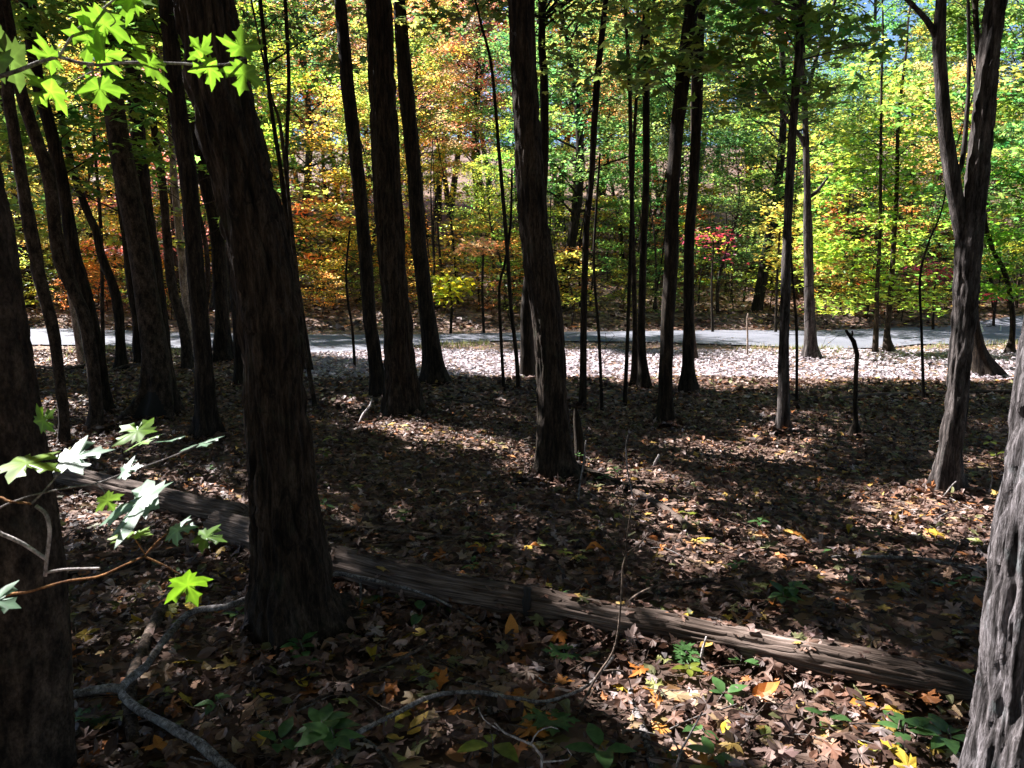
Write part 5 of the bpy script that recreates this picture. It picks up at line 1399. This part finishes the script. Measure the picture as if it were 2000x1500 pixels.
def px3(p, Y0):
    return at(p[0], p[1], p[2] if len(p) > 2 else Y0)[0]
def maple_sapling(label, foot, stem_top, branches, leaves, Y0, tint, size, mat='twig'):
    z = float(hgt(*foot))
    loc = np.array([foot[0], foot[1], z])
    e = thing('maple_sapling', loc, label, 'sapling')
    P, r = resample([loc + [0, 0, -.05], loc * .5 + np.array(stem_top) * .5 + [0.03, 0.02, 0], np.array(stem_top)], [0.014, 0.011, 0.006], 24)
    obj('stem', Geo().add(*tube(P, r, 8)).mesh('stem', M[mat], loc, True), e)
    for k, (pts, w0, w1, m_) in enumerate(branches):
        Pb = [px3(p, Y0) for p in pts]
        if k == 0 or pts[0][0] < 0: Pb = [np.array([np.interp(Pb[0][2] - 0.08, P[:, 2], P[:, 0]), np.interp(Pb[0][2] - 0.08, P[:, 2], P[:, 1]), Pb[0][2] - 0.08])] + Pb
        rr = np.linspace(w0, w1, len(Pb)) * Y0 / F / 2 * (0.65 if m_ == 'red_twig' else 0.85)
        Pq, rq = resample(Pb, rr, 30)
        obj('branch', Geo().add(*tube(Pq, rq, 8)).mesh('branch', M[m_], loc, True), e)
    for k, lf in enumerate(leaves):
        (a, b, s) = lf[:3]
        pa, pb = px3(a, Y0), px3(b, Y0)
        tt = lf[3] if len(lf) > 3 else tint
        nr = lf[4] if len(lf) > 4 else None
        maple_leaf(e, loc, pa, pb, s, tt, k, 0, nr)
    return e
M['red_twig'] = bark_material('red_twig', (0.17, 0.07, 0.03), (0.33, 0.17, 0.07), None, 2, 1.5, 0.2)
gl1 = (0.155, 0.31, 0.02)
face = (-0.3, 0.75, 0.6)
maple_sapling('maple sapling with a high branch of glowing lime green leaves across the leaning trunks', (-1.45, 1.3), (-1.35, 1.55, 2.75),
  [([(-60, 170), (30, 140), (115, 110), (170, 128), (240, 122), (350, 124), (430, 128), (480, 112)], 11, 4, 'twig'),
   ([(170, 128), (180, 135), (200, 140)], 5, 3, 'twig'), ([(115, 110), (150, 60), (210, 10), (260, -30)], 6, 4, 'twig'), ([(200, 130), (150, 155), (125, 165)], 4, 2, 'twig'), ([(215, 52), (225, 40), (205, 15)], 3, 2, 'twig')],
  [((212, 18), (195, 70), .095, gl1, (-0.2, 0.9, 0.4)), ((205, 90), (130, 60), .10, gl1, face), ((120, 118), (90, 108), .08, gl1, (-.2, .6, .8)), ((178, 112), (205, 108), .085, gl1, face),
   ((272, 124), (345, 118, 1.26), .10, gl1, face), ((120, 165), (90, 185), .085, gl1, face), ((190, 145), (197, 190), .085, gl1, (-.3, .9, .45)),
   ((405, 112), (395, 100), .06, gl1, face), ((430, 130), (360, 138), .075, gl1, face), ((470, 115), (470, 75), .075, gl1, (-.4, .8, .5)), ((480, 120), (470, 170), .08, gl1, (-.5, .8, .3)), ((60, 120), (10, 115), .12, (0.07, 0.12, 0.02), face), ((280, -5), (240, -12), .10, gl1, face), ((230, -4), (330, 8), .09, gl1, (0, -.6, .8)), ((20, 140), (-30, 100), .11, (0.08, .14, .02), face)],
  1.3, gl1, .09)
cy_ = (0.13, 0.24, 0.14)
flat_n = (-0.15, -0.22, .92)
maple_sapling('maple sapling with pale sunlit leaves and white twigs before the brown scaly trunk', (-0.92, 0.95), (-0.88, 1.0, 1.6),
  [([(-40, 1030), (0, 1042), (45, 1062), (90, 1092)], 11, 9, 'twig_pale'), ([(70, 988), (90, 1005), (97, 1040), (92, 1085), (88, 1125)], 10, 9, 'twig_pale'), ([(-30, 982), (20, 980), (62, 984)], 9, 7, 'red_twig'), ([(92, 1118), (130, 1112), (195, 1110)], 7, 5, 'twig_pale'),
   ([(-20, 1178), (60, 1155), (130, 1135), (192, 1126), (240, 1105), (285, 1085)], 9, 5, 'red_twig'), ([(62, 984), (90, 955), (115, 925)], 5, 3, 'twig'), ([(285, 1088), (320, 1104), (352, 1122)], 6, 4, 'red_twig'), ([(285, 1082), (305, 1060), (325, 1042)], 5, 4, 'red_twig'), ([(285, 1085), (262, 1050), (258, 1042)], 4, 3, 'red_twig'), ([(-30, 1010), (40, 975), (120, 955), (185, 945), (240, 925), (300, 905), (345, 888), (388, 868)], 5, 3, 'twig'), ([(185, 945), (200, 955), (205, 965)], 3, 2, 'twig')],
  [((320, 958), (95, 1055), .165, cy_, (-.1, -.35, 1)), ((10, 900, 1.07), (175, 920, 1.07), .12, (.2, .34, .03), (0, -.12, 1)), ((105, 905, 1.1), (230, 870, 1.13), .12, cy_, (0, -.3, 1)), ((232, 925), (285, 905), .055, cy_, (-.1, -.5, 1)),
   ((290, 850, 1.3), (205, 815, 1.33), .095, gl1, (0.1, -.45, 1)), ((275, 862, 1.27), (345, 868), .07, gl1, (0, -.5, 1)), ((388, 865, 1.27), (462, 884), .075, cy_, (0, -.35, 1)), ((330, 860, 1.27), (372, 862), .05, cy_, (0, -.2, 1)),
   ((325, 1040), (372, 1028), .07, cy_, (-.1, -.4, 1)), ((380, 1045), (450, 1055), .07, (.1, .2, .03), (0, -.3, 1)), ((258, 1045), (215, 1050), .055, (.2, .34, .03), (0, -.1, 1)), ((258, 1045), (300, 1042), .045, (.2, .34, .03), (0, -.1, 1)),
   ((352, 1120, 1.13), (385, 1175, 1.13), .085, (0.17, .34, .015), (-.3, .8, .5)), ((-40, 1170, .92), (50, 1185, .92), .075, cy_, (0, -.5, 1)), ((72, 835, 1.13), (95, 810, 1.13), .06, gl1, (0, -.8, .5)), ((200, 965, 1.13), (215, 985, 1.13), .05, (.1, .17, .02), (0, -.4, 1))],
  1.08, cy_, .09, 'twig_pale')

# ------------------------------------------------------------------ white leaning board and marker posts by the road
Yb = 17.6
bo, _ = at(1912, 664, Yb)
bx0, bz0 = bo[0], float(hgt(bo[0], Yb))
e = thing('white_board', (bx0, Yb, bz0), 'small weathered white board leaning on a stake at the road edge', 'board')
def box(c, s, rot=None):
    V = np.array([[x, y, z] for x in (-.5, .5) for y in (-.5, .5) for z in (-.5, .5)]) * np.array(s)
    if rot is not None: V = V @ np.array(rot).T
    V = V + np.array(c)
    Q = [[0, 1, 3, 2], [4, 6, 7, 5], [0, 4, 5, 1], [2, 3, 7, 6], [0, 2, 6, 4], [1, 5, 7, 3]]
    return V, Q
a = math.radians(28)
rot = [[math.cos(a), 0, -math.sin(a)], [0, 1, 0], [math.sin(a), 0, math.cos(a)]]
for z in (0.17, 0.235, 0.30):
    obj('plank', Geo().add(*box((-0.53 * z + 0.1, -0.01, z), (0.15, 0.02, 0.058), rot)).mesh('plank', M['white']), e)
obj('stake', Geo().add(*box((0.05, 0.03, 0.1), (0.03, 0.03, 0.34), rot)).mesh('stake', M['white']), e)
for x, y in ((1953, 654), (1972, 652)):
    p, _ = at(x, y, 19.0)
    P = np.array([[0, 0, -.05], [0.005, 0, .1], [0, 0, .2], [0, 0, .215]])
    me = Geo().add(*tube(P, np.array([.017, .016, .015, .008]), 8)).mesh('marker_post', M['white'])
    tag(obj('marker_post', me, None, (p[0], 19.0, float(hgt(p[0], 19.0)))), 'short thin white marker post at the road edge near the bowed trunk', 'post', 'white marker posts')

# ------------------------------------------------------------------ grass tufts along the near road edge
n = 5200
x = rng.uniform(-9, 14, n)
yn_, _ = road_edges(x)
y = yn_ - rng.gamma(1.5, 0.28, n) + 0.15
gm = fbm(np.stack([x * 0.6, y * 0.6, 0 * x], -1), 2)
k = gm > 0.45
x, y = x[k], y[k]; n = len(x)
a = rng.uniform(0, 6.28, n); ln = rng.uniform(0.05, 0.13, n); w = rng.uniform(0.006, 0.012, n)
b0 = np.stack([x, y, hgt(x, y) - 0.01], -1)
side = np.stack([np.cos(a), np.sin(a), 0 * a], -1) * w[:, None]
lean = np.stack([-np.sin(a), np.cos(a), 0 * a], -1) * (ln * rng.uniform(0, .7, n))[:, None]
V = np.stack([b0 - side, b0 + side, b0 + lean + np.array([0, 0, 1]) * ln[:, None]], 1)
gc = np.array([(0.16, 0.2, 0.05), (0.24, 0.24, 0.08), (0.32, 0.28, 0.15)])[rng.integers(0, 3, n)]
me = mesh_from('grass', V.reshape(-1, 3), np.arange(3 * n).reshape(-1, 3), M['grass'], np.repeat(gc, 3, 0))
tag(obj('grass', me), 'thin short grass along the near edge of the road', 'grass', None, 'stuff')
